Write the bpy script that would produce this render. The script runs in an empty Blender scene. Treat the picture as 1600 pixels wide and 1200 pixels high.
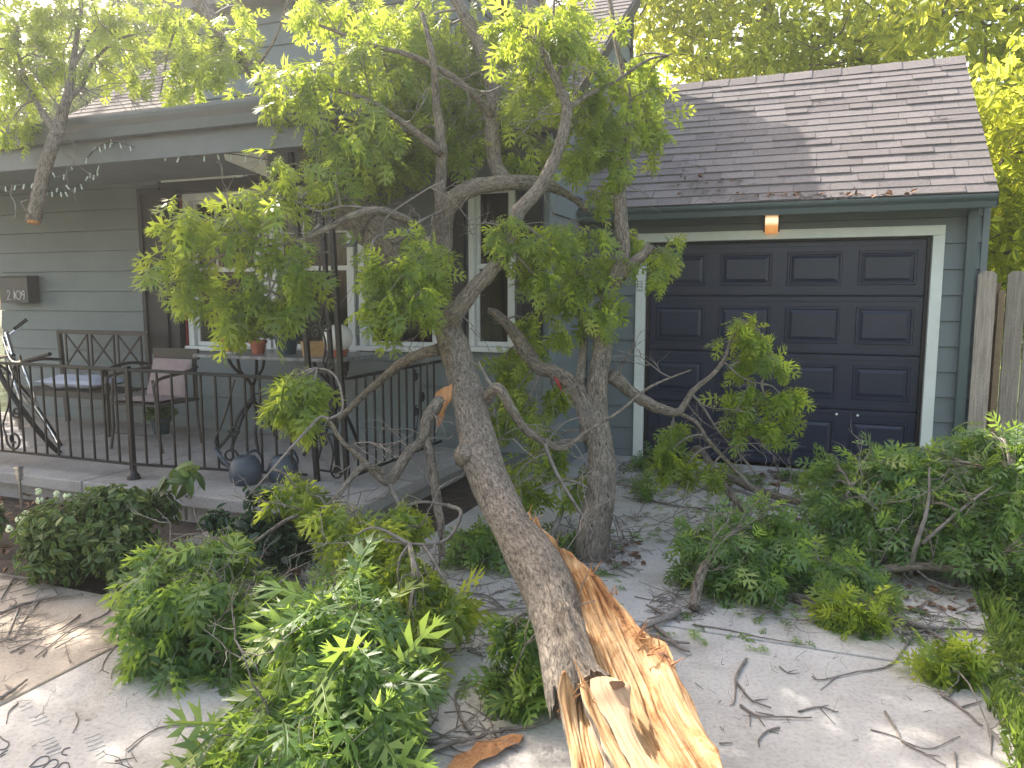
import bpy, math, random
import numpy as np
from mathutils import Vector, Matrix, noise
random.seed(7); rng = np.random.default_rng(7)
SC = bpy.context.scene; COL = SC.collection
R = math.radians; GLARE = .0042
# ------------------------------------------------------------------ camera, sky, sun, exposure
YAW, PITCH, FPX, EYE = R(21.2), R(6.7), 1185.0, 1.6
cd = bpy.data.cameras.new('camera'); cam = bpy.data.objects.new('camera', cd); COL.objects.link(cam); SC.camera = cam
cd.sensor_width = 36; cd.lens = 36*FPX/1600; cd.clip_start = .05; cd.clip_end = 800
cam.location = (0, 0, EYE); cam.rotation_euler = (R(90)-PITCH, 0, YAW)
SUN_AZ, SUN_EL = R(58), R(41)          # azimuth measured from +Y towards -X
W = bpy.data.worlds.new('World'); SC.world = W; W.use_nodes = True
wn = W.node_tree.nodes; wl = W.node_tree.links
sky = wn.new('ShaderNodeTexSky'); sky.sky_type = 'NISHITA'; sky.sun_disc = False
sky.sun_elevation = SUN_EL; sky.sun_rotation = -SUN_AZ; sky.air_density = 1.2; sky.dust_density = 3.0; sky.ozone_density = 1.0
wn['Background'].inputs['Strength'].default_value = .15
_wb = wn.new('ShaderNodeMix'); _wb.data_type = 'RGBA'; _wb.blend_type = 'MULTIPLY'; _wb.inputs[0].default_value = 1
_wb.inputs[7].default_value = (1.14, .97, .80, 1)          # camera white balance over the whole sky
wl.new(sky.outputs[0], _wb.inputs[6]); wl.new(_wb.outputs[2], wn['Background'].inputs['Color'])
sd = bpy.data.lights.new('sun', 'SUN'); sd.energy = 3.1; sd.angle = R(.55); sd.color = (1, .94, .84)
sun = bpy.data.objects.new('sun', sd); COL.objects.link(sun)
sdir = Vector((-math.sin(SUN_AZ)*math.cos(SUN_EL), math.cos(SUN_AZ)*math.cos(SUN_EL), math.sin(SUN_EL)))
sun.rotation_euler = sdir.to_track_quat('Z', 'Y').to_euler(); sun.location = sdir*40
SC.view_settings.view_transform = 'Standard'; SC.view_settings.look = 'None'
SC.view_settings.exposure = 1.82; SC.view_settings.gamma = 1; SC.view_settings.use_curve_mapping = False
SC.cycles.max_bounces = 8; SC.cycles.transparent_max_bounces = 8
SC.cycles.use_denoising = True

FW = np.array([-math.sin(YAW)*math.cos(PITCH), math.cos(YAW)*math.cos(PITCH), -math.sin(PITCH)])
RT = np.array([math.cos(YAW), math.sin(YAW), 0.]); UP = np.cross(RT, FW); CC = np.array([0, 0, EYE])
def ray(x, y): return FW + RT*(x-800)/FPX + UP*(600-y)/FPX
def at(x, y, d): return CC + ray(x, y)*d                     # point seen at x,y of the photo, d metres ahead
def atz(x, y, z=0.): r = ray(x, y); return CC + r*((z-EYE)/r[2])
def aty(x, y, Y): r = ray(x, y); return CC + r*(Y/r[1])

# ------------------------------------------------------------------ materials
def lin(*c): return tuple((v/255/12.92 if v/255 <= .04045 else ((v/255+.055)/1.055)**2.4) for v in c)
def mat(name, c, rough=.6, metal=0., spec=.5, var=.12, nscale=8., bump=0., bscale=60., c2=None, coat=0., objvar=0., stretch=None):
    m = bpy.data.materials.new(name); m.use_nodes = True; nt = m.node_tree; N = nt.nodes; L = nt.links
    b = N['Principled BSDF']; b.inputs['Roughness'].default_value = rough; b.inputs['Metallic'].default_value = metal
    b.inputs['Specular IOR Level'].default_value = spec; b.inputs['Coat Weight'].default_value = coat
    tc = N.new('ShaderNodeTexCoord'); src = tc.outputs['Object']
    n = N.new('ShaderNodeTexNoise'); n.inputs['Scale'].default_value = nscale; n.inputs['Detail'].default_value = 8; n.inputs['Roughness'].default_value = .65
    geo = N.new('ShaderNodeNewGeometry')
    if stretch:
        mp = N.new('ShaderNodeMapping'); mp.inputs['Scale'].default_value = stretch; L.new(geo.outputs['Position'], mp.inputs[0]); L.new(mp.outputs[0], n.inputs['Vector'])
    else: L.new(geo.outputs['Position'], n.inputs['Vector'])
    mx = N.new('ShaderNodeMix'); mx.data_type = 'RGBA'
    a = tuple(v*(1-var) for v in c[:3]) + (1,); bb = (tuple(v*(1+var) for v in c[:3]) if c2 is None else tuple(c2[:3])) + (1,)
    mx.inputs[6].default_value = a; mx.inputs[7].default_value = bb
    r = N.new('ShaderNodeMapRange'); r.inputs[1].default_value = .32; r.inputs[2].default_value = .68
    L.new(n.outputs[0], r.inputs[0]); L.new(r.outputs[0], mx.inputs[0]); out = mx.outputs[2]
    if objvar:
        oi = N.new('ShaderNodeObjectInfo'); hs = N.new('ShaderNodeHueSaturation'); rr = N.new('ShaderNodeMapRange')
        rr.inputs[3].default_value = 1-objvar; rr.inputs[4].default_value = 1+objvar
        L.new(oi.outputs['Random'], rr.inputs[0]); L.new(rr.outputs[0], hs.inputs['Value']); L.new(out, hs.inputs['Color']); out = hs.outputs[0]
    L.new(out, b.inputs['Base Color'])
    if bump:
        n2 = N.new('ShaderNodeTexNoise'); n2.inputs['Scale'].default_value = bscale; n2.inputs['Detail'].default_value = 6
        L.new(geo.outputs['Position'], n2.inputs['Vector'])
        bp = N.new('ShaderNodeBump'); bp.inputs['Strength'].default_value = bump; bp.inputs['Distance'].default_value = .01
        L.new(n2.outputs[0], bp.inputs['Height']); L.new(bp.outputs[0], b.inputs['Normal'])
    return m
def ramp(N, L, fac, stops):
    r = N.new('ShaderNodeValToRGB'); e = r.color_ramp.elements
    while len(e) < len(stops): e.new(.5)
    for i, (p, c) in enumerate(stops): e[i].position = p; e[i].color = tuple(c[:3])+(1,)
    L.new(fac, r.inputs[0]); return r.outputs[0]
def leaf_mat(name, c1, c2, trans, tmix=.5, rough=.42):
    m = bpy.data.materials.new(name); m.use_nodes = True; nt = m.node_tree; N = nt.nodes; L = nt.links
    b = N['Principled BSDF']; b.inputs['Roughness'].default_value = rough; b.inputs['Specular IOR Level'].default_value = .45
    at_ = N.new('ShaderNodeAttribute'); at_.attribute_name = 'fib'; sp = N.new('ShaderNodeSeparateXYZ'); L.new(at_.outputs['Vector'], sp.inputs[0])
    oi = N.new('ShaderNodeObjectInfo'); ad = N.new('ShaderNodeMath'); ad.operation = 'ADD'; L.new(sp.outputs[0], ad.inputs[0]); L.new(oi.outputs['Random'], ad.inputs[1])
    fr = N.new('ShaderNodeMath'); fr.operation = 'FRACT'; L.new(ad.outputs[0], fr.inputs[0])
    col = ramp(N, L, fr.outputs[0], [(0, tuple(v*.75 for v in c1)), (.2, c1), (.6, tuple((a+b_)/2 for a, b_ in zip(c1, c2))), (.9, c2), (.97, (c2[0]*1.5, c2[1]*1.25, c2[2])), (1, (c2[0]*2, c2[1]*1.35, c2[2]*1.2))])
    L.new(col, b.inputs['Base Color'])
    tr = N.new('ShaderNodeBsdfTranslucent')
    tcol = ramp(N, L, fr.outputs[0], [(0, tuple(v*.7 for v in trans)), (1, tuple(v*1.2 for v in trans))]); L.new(tcol, tr.inputs['Color'])
    mx = N.new('ShaderNodeMixShader'); mx.inputs[0].default_value = tmix
    L.new(b.outputs[0], mx.inputs[1]); L.new(tr.outputs[0], mx.inputs[2]); L.new(mx.outputs[0], N['Material Output'].inputs['Surface'])
    return m
def fib_mat(name, kind):
    m = bpy.data.materials.new(name); m.use_nodes = True; nt = m.node_tree; N = nt.nodes; L = nt.links; b = N['Principled BSDF']
    at_ = N.new('ShaderNodeAttribute'); at_.attribute_name = 'fib'
    def ns(scale, vec, det=8, rough=.6, dist=0.):
        mp = N.new('ShaderNodeMapping'); mp.inputs['Scale'].default_value = vec; L.new(at_.outputs['Vector'], mp.inputs[0])
        n = N.new('ShaderNodeTexNoise'); n.inputs['Scale'].default_value = scale; n.inputs['Detail'].default_value = det
        n.inputs['Roughness'].default_value = rough; n.inputs['Distortion'].default_value = dist
        L.new(mp.outputs[0], n.inputs['Vector']); return n.outputs[0]
    bp = N.new('ShaderNodeBump'); L.new(bp.outputs[0], b.inputs['Normal'])
    if kind == 'bark':
        f = ns(85, (1, 1, .30), 10, .72, .9); g = ns(9, (1, 1, .6), 4)
        c = ramp(N, L, f, [(.36, (.045, .036, .030)), (.47, (.17, .145, .12)), (.56, (.29, .25, .21)), (.68, (.41, .365, .31))])
        g2 = ramp(N, L, g, [(.3, (.72, .72, .72)), (.7, (1.12, 1.08, 1.02))])
        mm = N.new('ShaderNodeMix'); mm.data_type = 'RGBA'; mm.blend_type = 'MULTIPLY'; mm.inputs[0].default_value = 1
        L.new(c, mm.inputs[6]); L.new(g2, mm.inputs[7]); L.new(mm.outputs[2], b.inputs['Base Color'])
        b.inputs['Roughness'].default_value = .9; bp.inputs['Strength'].default_value = 1; bp.inputs['Distance'].default_value = .012; L.new(f, bp.inputs['Height'])
    elif kind == 'twig':
        f = ns(40, (1, 1, .5), 5)
        L.new(ramp(N, L, f, [(.3, (.10, .085, .075)), (.7, (.27, .235, .21))]), b.inputs['Base Color']); b.inputs['Roughness'].default_value = .7
        bp.inputs['Strength'].default_value = .4; bp.inputs['Distance'].default_value = .003; L.new(f, bp.inputs['Height'])
    else:
        f = ns(58, (1, 1, .04), 12, .74, .4); g = ns(6, (1.2, 1, .38), 9, .72, 1.6); h = ns(90, (1, 1, .05), 4)
        if kind == 'wood':
            c = ramp(N, L, f, [(.3, (.17, .10, .055)), (.42, (.37, .235, .13)), (.53, (.53, .385, .225)), (.70, (.65, .52, .34))])
            d = ramp(N, L, g, [(.34, (.24, .11, .05)), (.41, (.66, .42, .22)), (.49, (.95, .84, .68)), (.62, (1.05, 1.0, .95))])
        elif kind == 'smooth':
            c = ramp(N, L, f, [(.3, (.34, .21, .12)), (.7, (.52, .36, .22))])
            d = ramp(N, L, g, [(.3, (.75, .65, .55)), (.5, (1, 1, 1))])
        elif kind == 'orange':
            c = ramp(N, L, f, [(.3, (.36, .15, .055)), (.6, (.62, .33, .15)), (.8, (.72, .5, .3))])
            d = ramp(N, L, g, [(.3, (.6, .5, .4)), (.6, (1, 1, 1))])
        else:
            c = ramp(N, L, f, [(.3, (.20, .15, .11)), (.55, (.40, .31, .23)), (.75, (.55, .45, .35))])
            d = ramp(N, L, g, [(.3, (.7, .65, .6)), (.6, (1, 1, 1))])
        mm = N.new('ShaderNodeMix'); mm.data_type = 'RGBA'; mm.blend_type = 'MULTIPLY'; mm.inputs[0].default_value = 1
        L.new(c, mm.inputs[6]); L.new(d, mm.inputs[7]); L.new(mm.outputs[2], b.inputs['Base Color']); b.inputs['Roughness'].default_value = .75
        bp.inputs['Strength'].default_value = .9 if kind != 'smooth' else .35; bp.inputs['Distance'].default_value = .006
        ad = N.new('ShaderNodeMath'); ad.operation = 'ADD'; L.new(f, ad.inputs[0]); L.new(h, ad.inputs[1]); L.new(ad.outputs[0], bp.inputs['Height'])
    return m
def concrete(name, c, tint):
    m = mat(name, c, .9, var=.10, nscale=2.2, bump=.5, bscale=90, c2=tint, spec=.3); nt = m.node_tree; N = nt.nodes; L = nt.links; b = N['Principled BSDF']
    old = b.inputs['Base Color'].links[0].from_socket; geo = N.new('ShaderNodeNewGeometry')
    n = N.new('ShaderNodeTexNoise'); n.inputs['Scale'].default_value = 55; n.inputs['Detail'].default_value = 5; L.new(geo.outputs['Position'], n.inputs['Vector'])
    s = ramp(N, L, n.outputs[0], [(.3, (.80, .79, .78)), (.5, (1, 1, 1)), (.75, (1.07, 1.07, 1.06))])
    n3 = N.new('ShaderNodeTexNoise'); n3.inputs['Scale'].default_value = 1.1; n3.inputs['Detail'].default_value = 10; n3.inputs['Roughness'].default_value = .75; n3.inputs['Distortion'].default_value = .7; L.new(geo.outputs['Position'], n3.inputs['Vector'])
    s3 = ramp(N, L, n3.outputs[0], [(.36, (.80, .77, .73)), (.48, (1, .99, .98)), (.62, (1.03, 1.03, 1.04))])
    x = old
    for q in (s, s3):
        mm = N.new('ShaderNodeMix'); mm.data_type = 'RGBA'; mm.blend_type = 'MULTIPLY'; mm.inputs[0].default_value = 1
        L.new(x, mm.inputs[6]); L.new(q, mm.inputs[7]); x = mm.outputs[2]
    L.new(x, b.inputs['Base Color']); return m
M = {}
M['concrete'] = concrete('grey_concrete', (.45, .435, .42), (.54, .52, .49))
M['tan'] = concrete('tan_concrete', (.44, .37, .30), (.52, .45, .375))
M['porch'] = concrete('porch_concrete', (.34, .32, .315), (.42, .395, .38))
M['siding'] = mat('teal_grey_siding', (.165, .195, .206), .55, var=.10, nscale=1.6, bump=.25, bscale=40, objvar=.03)
M['gutter'] = mat('grey_green_gutter', (.085, .115, .12), .38, var=.05, spec=.5)
M['fascia'] = mat('grey_painted_metal', (.095, .11, .118), .36, var=.10, spec=.6)
M['trimw'] = mat('pale_green_white_trim', (.74, .76, .72), .55, var=.07, nscale=5, bump=.2)
M['white'] = mat('white_window_paint', (.72, .73, .74), .4, var=.04)
M['door'] = mat('navy_door_paint', (.017, .023, .050), .34, var=.12, nscale=4, spec=.5, bump=.12, bscale=120)
M['black'] = mat('black_iron', (.012, .012, .014), .42, var=.3, nscale=20, spec=.5)
M['shutter'] = mat('black_shutter_paint', (.022, .022, .027), .5, var=.1)
M['red'] = mat('dark_red_paint', (.28, .03, .03), .5)
M['shingle'] = mat('grey_brown_asphalt_shingle', (.255, .23, .225), .95, var=.2, nscale=60, bump=.8, bscale=250, spec=.2, objvar=.14)
M['steel'] = mat('brushed_steel', (.55, .55, .55), .3, metal=1)
M['chrome'] = mat('chrome', (.8, .8, .8), .12, metal=1)
M['rubber'] = mat('black_rubber', (.02, .02, .02), .7)
M['terracotta'] = mat('terracotta', (.38, .12, .07), .8, var=.15, nscale=15)
M['tanpot'] = mat('tan_glazed_clay', (.48, .30, .15), .6, var=.2, nscale=40)
M['bluepot'] = mat('blue_green_glaze', (.035, .07, .085), .25, var=.2)
M['globe'] = mat('white_glazed_ceramic', (.75, .72, .68), .25, var=.04)
M['bench'] = mat('brown_metal', (.055, .047, .043), .5, var=.2)
M['cloth'] = mat('pale_blue_cloth', (.52, .54, .66), .9, var=.08, nscale=30)
M['pink'] = mat('pink_cushion', (.34, .26, .26), .95, var=.1, nscale=20)
M['stone'] = mat('marbled_grey_stone', (.20, .20, .21), .3, var=.5, nscale=18)
M['can'] = mat('blue_grey_plastic', (.06, .075, .10), .4, var=.08)
M['soil'] = mat('brown_soil', (.075, .055, .042), 1, var=.35, nscale=12, bump=1, bscale=35)
M['grassg'] = mat('grass_ground', (.05, .075, .028), 1, var=.35, nscale=6, bump=1, bscale=30)
M['fence'] = mat('weathered_cedar', (.34, .285, .24), .9, var=.38, nscale=60, bump=.6, bscale=45, objvar=.14, stretch=(1, 1, .05))
M['fence2'] = mat('warm_cedar', (.30, .21, .13), .9, var=.22, nscale=14)
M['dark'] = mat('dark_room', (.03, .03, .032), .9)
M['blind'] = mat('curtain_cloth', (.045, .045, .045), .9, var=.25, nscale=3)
M['box'] = mat('dark_grey_box', (.06, .063, .07), .45)
M['num'] = mat('white_number_paint', (.8, .8, .8), .5, var=0)
M['mark'] = mat('dark_scratch', (.13, .125, .125), .95)
M['chip'] = mat('pale_paint_chip', (.75, .75, .72), .7)
M['bulb'] = mat('clear_white_bulb', (.62, .70, .66), .15, var=.1, spec=.7)
M['wire'] = mat('green_wire', (.03, .06, .045), .5)
M['flower'] = mat('pink_petal', (.75, .30, .42), .6)
M['cream'] = mat('cream_petal', (.72, .78, .50), .6)
M['deadleaf'] = mat('dry_leaf', (.22, .12, .07), .8, var=.4, nscale=10)
M['bark'] = fib_mat('grey_oak_bark', 'bark'); M['twig'] = fib_mat('twig_bark', 'twig'); M['wood'] = fib_mat('torn_oak_wood', 'wood')
M['smooth'] = fib_mat('bare_inner_wood', 'smooth'); M['orange'] = fib_mat('orange_torn_wood', 'orange'); M['greywood'] = fib_mat('grey_split_wood', 'grey')
M['leaf'] = leaf_mat('oak_leaf', (.065, .115, .034), (.150, .215, .068), (.74, .88, .09), .50)
M['leaf2'] = leaf_mat('oak_leaf_wilting', (.070, .135, .050), (.150, .235, .090), (.52, .74, .11), .40)
M['leafb'] = leaf_mat('ash_leaf', (.11, .16, .03), (.26, .30, .06), (.95, 1.0, .12), .62, .5)
M['leafd'] = leaf_mat('far_leaf', (.05, .09, .02), (.11, .16, .035), (.45, .62, .06), .45, .5)
M['leafh'] = leaf_mat('garden_leaf', (.07, .12, .045), (.14, .21, .08), (.28, .42, .08), .3, .45)
M['leafr'] = leaf_mat('rose_leaf', (.028, .062, .040), (.055, .105, .065), (.15, .3, .1), .25, .3)
M['grass'] = leaf_mat('grass_blade', (.08, .13, .03), (.17, .25, .06), (.4, .55, .08), .35, .5)
gl = bpy.data.materials.new('window_glass'); gl.use_nodes = True
_b = gl.node_tree.nodes['Principled BSDF']; _b.inputs['Base Color'].default_value = (.015, .017, .017, 1); _b.inputs['Roughness'].default_value = .03
_b.inputs['Alpha'].default_value = .45; _b.inputs['Specular IOR Level'].default_value = .9; M['glass'] = gl
em = bpy.data.materials.new('lit_lamp_shade'); em.use_nodes = True; _n = em.node_tree.nodes; _l = em.node_tree.links
_b = _n['Principled BSDF']; _b.inputs['Base Color'].default_value = (.35, .18, .08, 1)
_tc = _n.new('ShaderNodeTexCoord'); _sx = _n.new('ShaderNodeSeparateXYZ'); _l.new(_tc.outputs['Generated'], _sx.inputs[0])
_l.new(ramp(_n, _l, _sx.outputs[2], [(0, (.55, .22, .06)), (.3, (.75, .34, .10)), (.48, (1.3, 1.1, .7)), (.58, (1.3, 1.1, .7)), (.72, (.55, .25, .08)), (1, (.35, .2, .1))]), _b.inputs['Emission Color']); _b.inputs['Emission Strength'].default_value = .30
M['lamp'] = em

# ------------------------------------------------------------------ builders
def thing(name, label, cat, loc=(0, 0, 0), group=None):
    o = bpy.data.objects.new(name, None); COL.objects.link(o); o.location = loc; o.empty_display_size = .1
    o['label'] = label; o['category'] = cat
    if group: o['group'] = group
    return o
def tag(o, label, cat, group=None):
    o['label'] = label; o['category'] = cat
    if group: o['group'] = group
    return o
def link(name, me, parent=None, kind=None, label=None):
    o = bpy.data.objects.new(name, me); COL.objects.link(o)
    if parent is not None:
        o.parent = parent
        p = Vector((0, 0, 0)); q = parent
        while q is not None: p += q.location; q = q.parent
        o.location = -p                      # meshes are built in world coordinates
    if kind: o['kind'] = kind
    if label: o['label'] = label
    return o
class MB:
    def __init__(s): s.v = []; s.f = []; s.a = []; s.m = []
    def add(s, vs, fs, attr=None, mi=0):
        k = len(s.v); s.v += [tuple(v) for v in vs]; s.f += [tuple(i+k for i in f) for f in fs]
        s.a += [tuple(x) for x in attr] if attr is not None else [(0, 0, 0)]*len(vs); s.m += [mi]*len(fs); return s
    def box(s, x0, x1, y0, y1, z0, z1, mi=0):
        v = [(x, y, z) for z in (z0, z1) for y in (y0, y1) for x in (x0, x1)]
        return s.add(v, [(0, 2, 3, 1), (4, 5, 7, 6), (0, 1, 5, 4), (2, 6, 7, 3), (0, 4, 6, 2), (1, 3, 7, 5)], mi=mi)
    def bar(s, p, q, w, h=None, mi=0):
        p = Vector(p); q = Vector(q); h = h or w; d = (q-p).normalized()
        u = d.cross(Vector((0, 0, 1)));  u = u.normalized() if u.length > .01 else Vector((1, 0, 0)); n = u.cross(d).normalized()
        v = [c+u*a*w/2+n*b*h/2 for c in (p, q) for a, b in ((-1, -1), (1, -1), (1, 1), (-1, 1))]
        return s.add(v, [(3, 2, 1, 0), (4, 5, 6, 7), (0, 1, 5, 4), (1, 2, 6, 5), (2, 3, 7, 6), (3, 0, 4, 7)], mi=mi)
    def tube(s, pts, rad, n=8, cap=True, disp=None, mi=0, s0=0.):
        pts = [Vector(p) for p in pts]
        if not hasattr(rad, '__len__'): rad = [rad]*len(pts)
        vs = []; at_ = []; u = None; L_ = s0
        for i, p in enumerate(pts):
            t = (pts[min(i+1, len(pts)-1)]-pts[max(i-1, 0)])
            t = t.normalized() if t.length > 1e-9 else Vector((0, 0, 1))
            if u is None: u = t.orthogonal().normalized()
            else:
                u = u - t*u.dot(t); u = u.normalized() if u.length > 1e-6 else t.orthogonal().normalized()
            w = t.cross(u)
            if i: L_ += (p-pts[i-1]).length
            for k in range(n):
                a = 2*math.pi*k/n; c, sn = math.cos(a), math.sin(a); r = rad[i]
                f = (c*r, sn*r, L_)
                if disp: r += disp(f, r)
                vs.append(p+u*c*r+w*sn*r); at_.append(f)
        fs = [(i*n+k, i*n+(k+1) % n, (i+1)*n+(k+1) % n, (i+1)*n+k) for i in range(len(pts)-1) for k in range(n)]
        if cap: fs += [tuple(range(n-1, -1, -1)), tuple(range((len(pts)-1)*n, len(pts)*n))]
        return s.add(vs, fs, at_, mi)
    def lathe(s, prof, c, n=24, mi=0, axis=None):
        vs = []; c = Vector(c); q = Vector(axis).to_track_quat('Z', 'Y') if axis is not None else None
        for r, z in prof:
            for k in range(n):
                a = 2*math.pi*k/n; v = Vector((r*math.cos(a), r*math.sin(a), z))
                if q: v = q @ v
                vs.append(c+v)
        fs = [(i*n+k, i*n+(k+1) % n, (i+1)*n+(k+1) % n, (i+1)*n+k) for i in range(len(prof)-1) for k in range(n)]
        fs += [tuple(range(n-1, -1, -1)), tuple(range((len(prof)-1)*n, len(prof)*n))]
        return s.add(vs, fs, mi=mi)
    def mesh(s, name, mats, smooth=False):
        me = bpy.data.meshes.new(name); me.from_pydata(s.v, [], s.f)
        for m in (mats if isinstance(mats, (list, tuple)) else [mats]): me.materials.append(m)
        if any(s.m): me.polygons.foreach_set('material_index', s.m)
        if any(a != (0, 0, 0) for a in s.a[:50]):
            at_ = me.attributes.new('fib', 'FLOAT_VECTOR', 'POINT'); at_.data.foreach_set('vector', np.array(s.a, dtype=np.float32).ravel())
        if smooth: me.polygons.foreach_set('use_smooth', [True]*len(me.polygons))
        me.update(); return me
    def build(s, name, mats, parent=None, smooth=False, kind=None, label=None, bevel=0):
        o = link(name, s.mesh(name, mats, smooth), parent, kind, label)
        if bevel:
            b = o.modifiers.new('bevel', 'BEVEL'); b.width = bevel; b.segments = 2; b.limit_method = 'ANGLE'
        return o
def smoothpts(P, k=6):
    """Catmull-Rom through control rows (any width of numbers)"""
    P = [np.array(p, float) for p in P]
    if len(P) < 3: return [P[0]*(1-t)+P[-1]*t for t in np.linspace(0, 1, k+1)]
    Q = [2*P[0]-P[1]] + P + [2*P[-1]-P[-2]]; out = []
    for i in range(1, len(Q)-2):
        a, b, c, d = Q[i-1:i+3]
        for j in range(k):
            t = j/k; out.append(.5*((2*b)+(c-a)*t+(2*a-5*b+4*c-d)*t*t+(3*b-a-3*c+d)*t**3))
    out.append(P[-1]); return out
def barkdisp(amp=.1):
    def f(fb, r):
        p = Vector((fb[0]*38, fb[1]*38, fb[2]*9)); a = noise.noise(p)
        b = noise.noise(Vector((fb[0]*9, fb[1]*9, fb[2]*4+7)))
        return r*(amp*.55*a+amp*.7*b)
    return f

# leaves ------------------------------------------------------------
def oak_template(var=0):
    V = []; F = []
    def v(x, y): 
        V.append((x, y)); return len(V)-1
    ys = [0, .09, .18, .32, .42, .58, .68, .80, .88]
    hw = [.010, .030, .040, .030, .045, .034, .045, .030, .035]
    mid = [v(0, y) for y in ys] + [v(0, 1.02)]
    for sgn in (1, -1):
        e = [v(sgn*w, y) for w, y in zip(hw, ys)]
        for i in range(len(ys)-1): F.append((mid[i], e[i], e[i+1])); F.append((mid[i], e[i+1], mid[i+1]))
        F.append((mid[-2], e[-1], mid[-1]))
        sh = .03*sgn*(1 if var % 2 else -1)
        for (a, b, t1, nt, t2) in ((1, 2, (.25, .12), (.14, .15), (.22, .26)), (3, 4, (.48, .42), (.27, .415), (.38, .62)), (5, 6, (.44, .80), (.22, .705), (.25, .93)), (7, 8, (.15, .96), (.07, .90), (.07, 1.0))):
            p1, pn, p2 = v(sgn*t1[0], t1[1]+sh), v(sgn*nt[0], nt[1]+sh*.6), v(sgn*t2[0], t2[1]+sh)
            F += [(e[a], p1, pn), (e[a], pn, e[b]), (pn, p2, e[b])]
    q = [v(-.012, -.30), v(.012, -.30)]
    F.append((q[0], q[1], mid[0]))
    V = np.array(V); x, y = V[:, 0], V[:, 1]
    k = (.16, .30, .42, .08)[var]; c = (.5, -.35, .8, -.6)[var]
    z = -k*np.clip(y, 0, 1)**2 + .07*np.abs(x) - c*x*x + .02*np.sin(9*y+var)
    return np.stack([x, y, z], 1), np.array(F)
def oval_template(w=.3, fold=.2, n=4, droop=.2):
    ys = np.linspace(0, 1, n+1); V = [(0, y, -droop*y*y) for y in ys]; F = []
    for sg in (1, -1):
        k0 = len(V); V += [(sg*w*math.sin(math.pi*min(1, y*.92+.04))**.8, y, fold*w*.8-droop*y*y) for y in ys[1:-1]]
        e = [0]+list(range(k0, k0+n-1))+[n]
        for i in range(n):
            if e[i] != i: F.append((i, e[i], e[i+1]))
            if e[i+1] != i+1: F.append((i, e[i+1], i+1))
    return np.array(V, float), np.array(F)
OAK = [oak_template(i) for i in range(4)]; OVAL = [oval_template(.30, .25), oval_template(.24, -.1, 4, .45)]; LONG = [oval_template(.21, .2, 3, .3), oval_template(.24, -.2, 3, .5)]
def frames(ax, nr):
    y = ax/np.linalg.norm(ax, axis=1, keepdims=True); x = np.cross(y, nr); x /= np.linalg.norm(x, axis=1, keepdims=True)+1e-9
    return np.stack([x, y, np.cross(x, y)], 2)          # columns
def join_leaves(name, lv, T, m, parent, kind='stuff', label=None):
    """lv: list of (pos, axis, normal, size)"""
    if not lv: return None
    P = np.array([l[0] for l in lv]); A = np.array([l[1] for l in lv]); Nn = np.array([l[2] for l in lv]); S = np.array([l[3] for l in lv])
    Fm = frames(A, Nn); vs = []; fs = []; at_ = []; k = 0; ch = rng.integers(0, len(T), len(lv))
    for t in range(len(T)):
        ix = np.nonzero(ch == t)[0]
        if not len(ix): continue
        tv, tf = T[t]; w = np.einsum('nij,vj->nvi', Fm[ix], tv)*S[ix][:, None, None]+P[ix][:, None, :]
        vs.append(w.reshape(-1, 3)); fs.append((tf[None]+(np.arange(len(ix))*len(tv))[:, None, None]+k).reshape(-1, 3)); k += len(ix)*len(tv)
        at_.append(np.repeat(rng.random(len(ix)), len(tv)))
    V = np.concatenate(vs).astype(np.float32); Fc = np.concatenate(fs).astype(np.int32); Rn = np.concatenate(at_)
    me = bpy.data.meshes.new(name); me.vertices.add(len(V)); me.vertices.foreach_set('co', V.ravel())
    me.loops.add(Fc.size); me.loops.foreach_set('vertex_index', Fc.ravel()); me.polygons.add(len(Fc))
    me.polygons.foreach_set('loop_start', np.arange(0, Fc.size, 3, dtype=np.int32)); me.polygons.foreach_set('loop_total', np.full(len(Fc), 3, dtype=np.int32))
    a = me.attributes.new('fib', 'FLOAT_VECTOR', 'POINT'); z = np.zeros((len(V), 3), np.float32); z[:, 0] = Rn; a.data.foreach_set('vector', z.ravel())
    me.materials.append(m); me.update(calc_edges=True)
    return link(name, me, parent, kind, label)
LEAFMESH = {}
def single_leaves(lv, T, m, parent, name='leaf'):
    for l in lv:
        t = random.randrange(len(T)); key = (id(T), t, m.name)
        if key not in LEAFMESH:
            me = bpy.data.meshes.new('leaf'); me.from_pydata([tuple(v) for v in T[t][0]], [], [tuple(map(int, f)) for f in T[t][1]]); me.materials.append(m); LEAFMESH[key] = me
        o = bpy.data.objects.new(name, LEAFMESH[key]); COL.objects.link(o)
        f = frames(np.array([l[1]]), np.array([l[2]]))[0]
        mw = Matrix([list(f[i]*l[3])+[l[0][i]-parent.location[i]] for i in range(3)]+[[0, 0, 0, 1]])
        o.parent = parent; o.matrix_basis = mw
def leaves_out(parent, lv, T, m, nsingle=0, stuffname='foliage'):
    if nsingle and len(lv) > nsingle:
        lv = sorted(lv, key=lambda l: float(np.linalg.norm(l[0]-CC))/l[3]); s, rest = lv[:nsingle], lv[nsingle:]
    elif nsingle: s, rest = lv, []
    else: s, rest = [], lv
    single_leaves(s, T, m, parent); join_leaves(stuffname, rest, T, m, parent)
def rnd3(s=1.): return rng.normal(0, s, 3)
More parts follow.
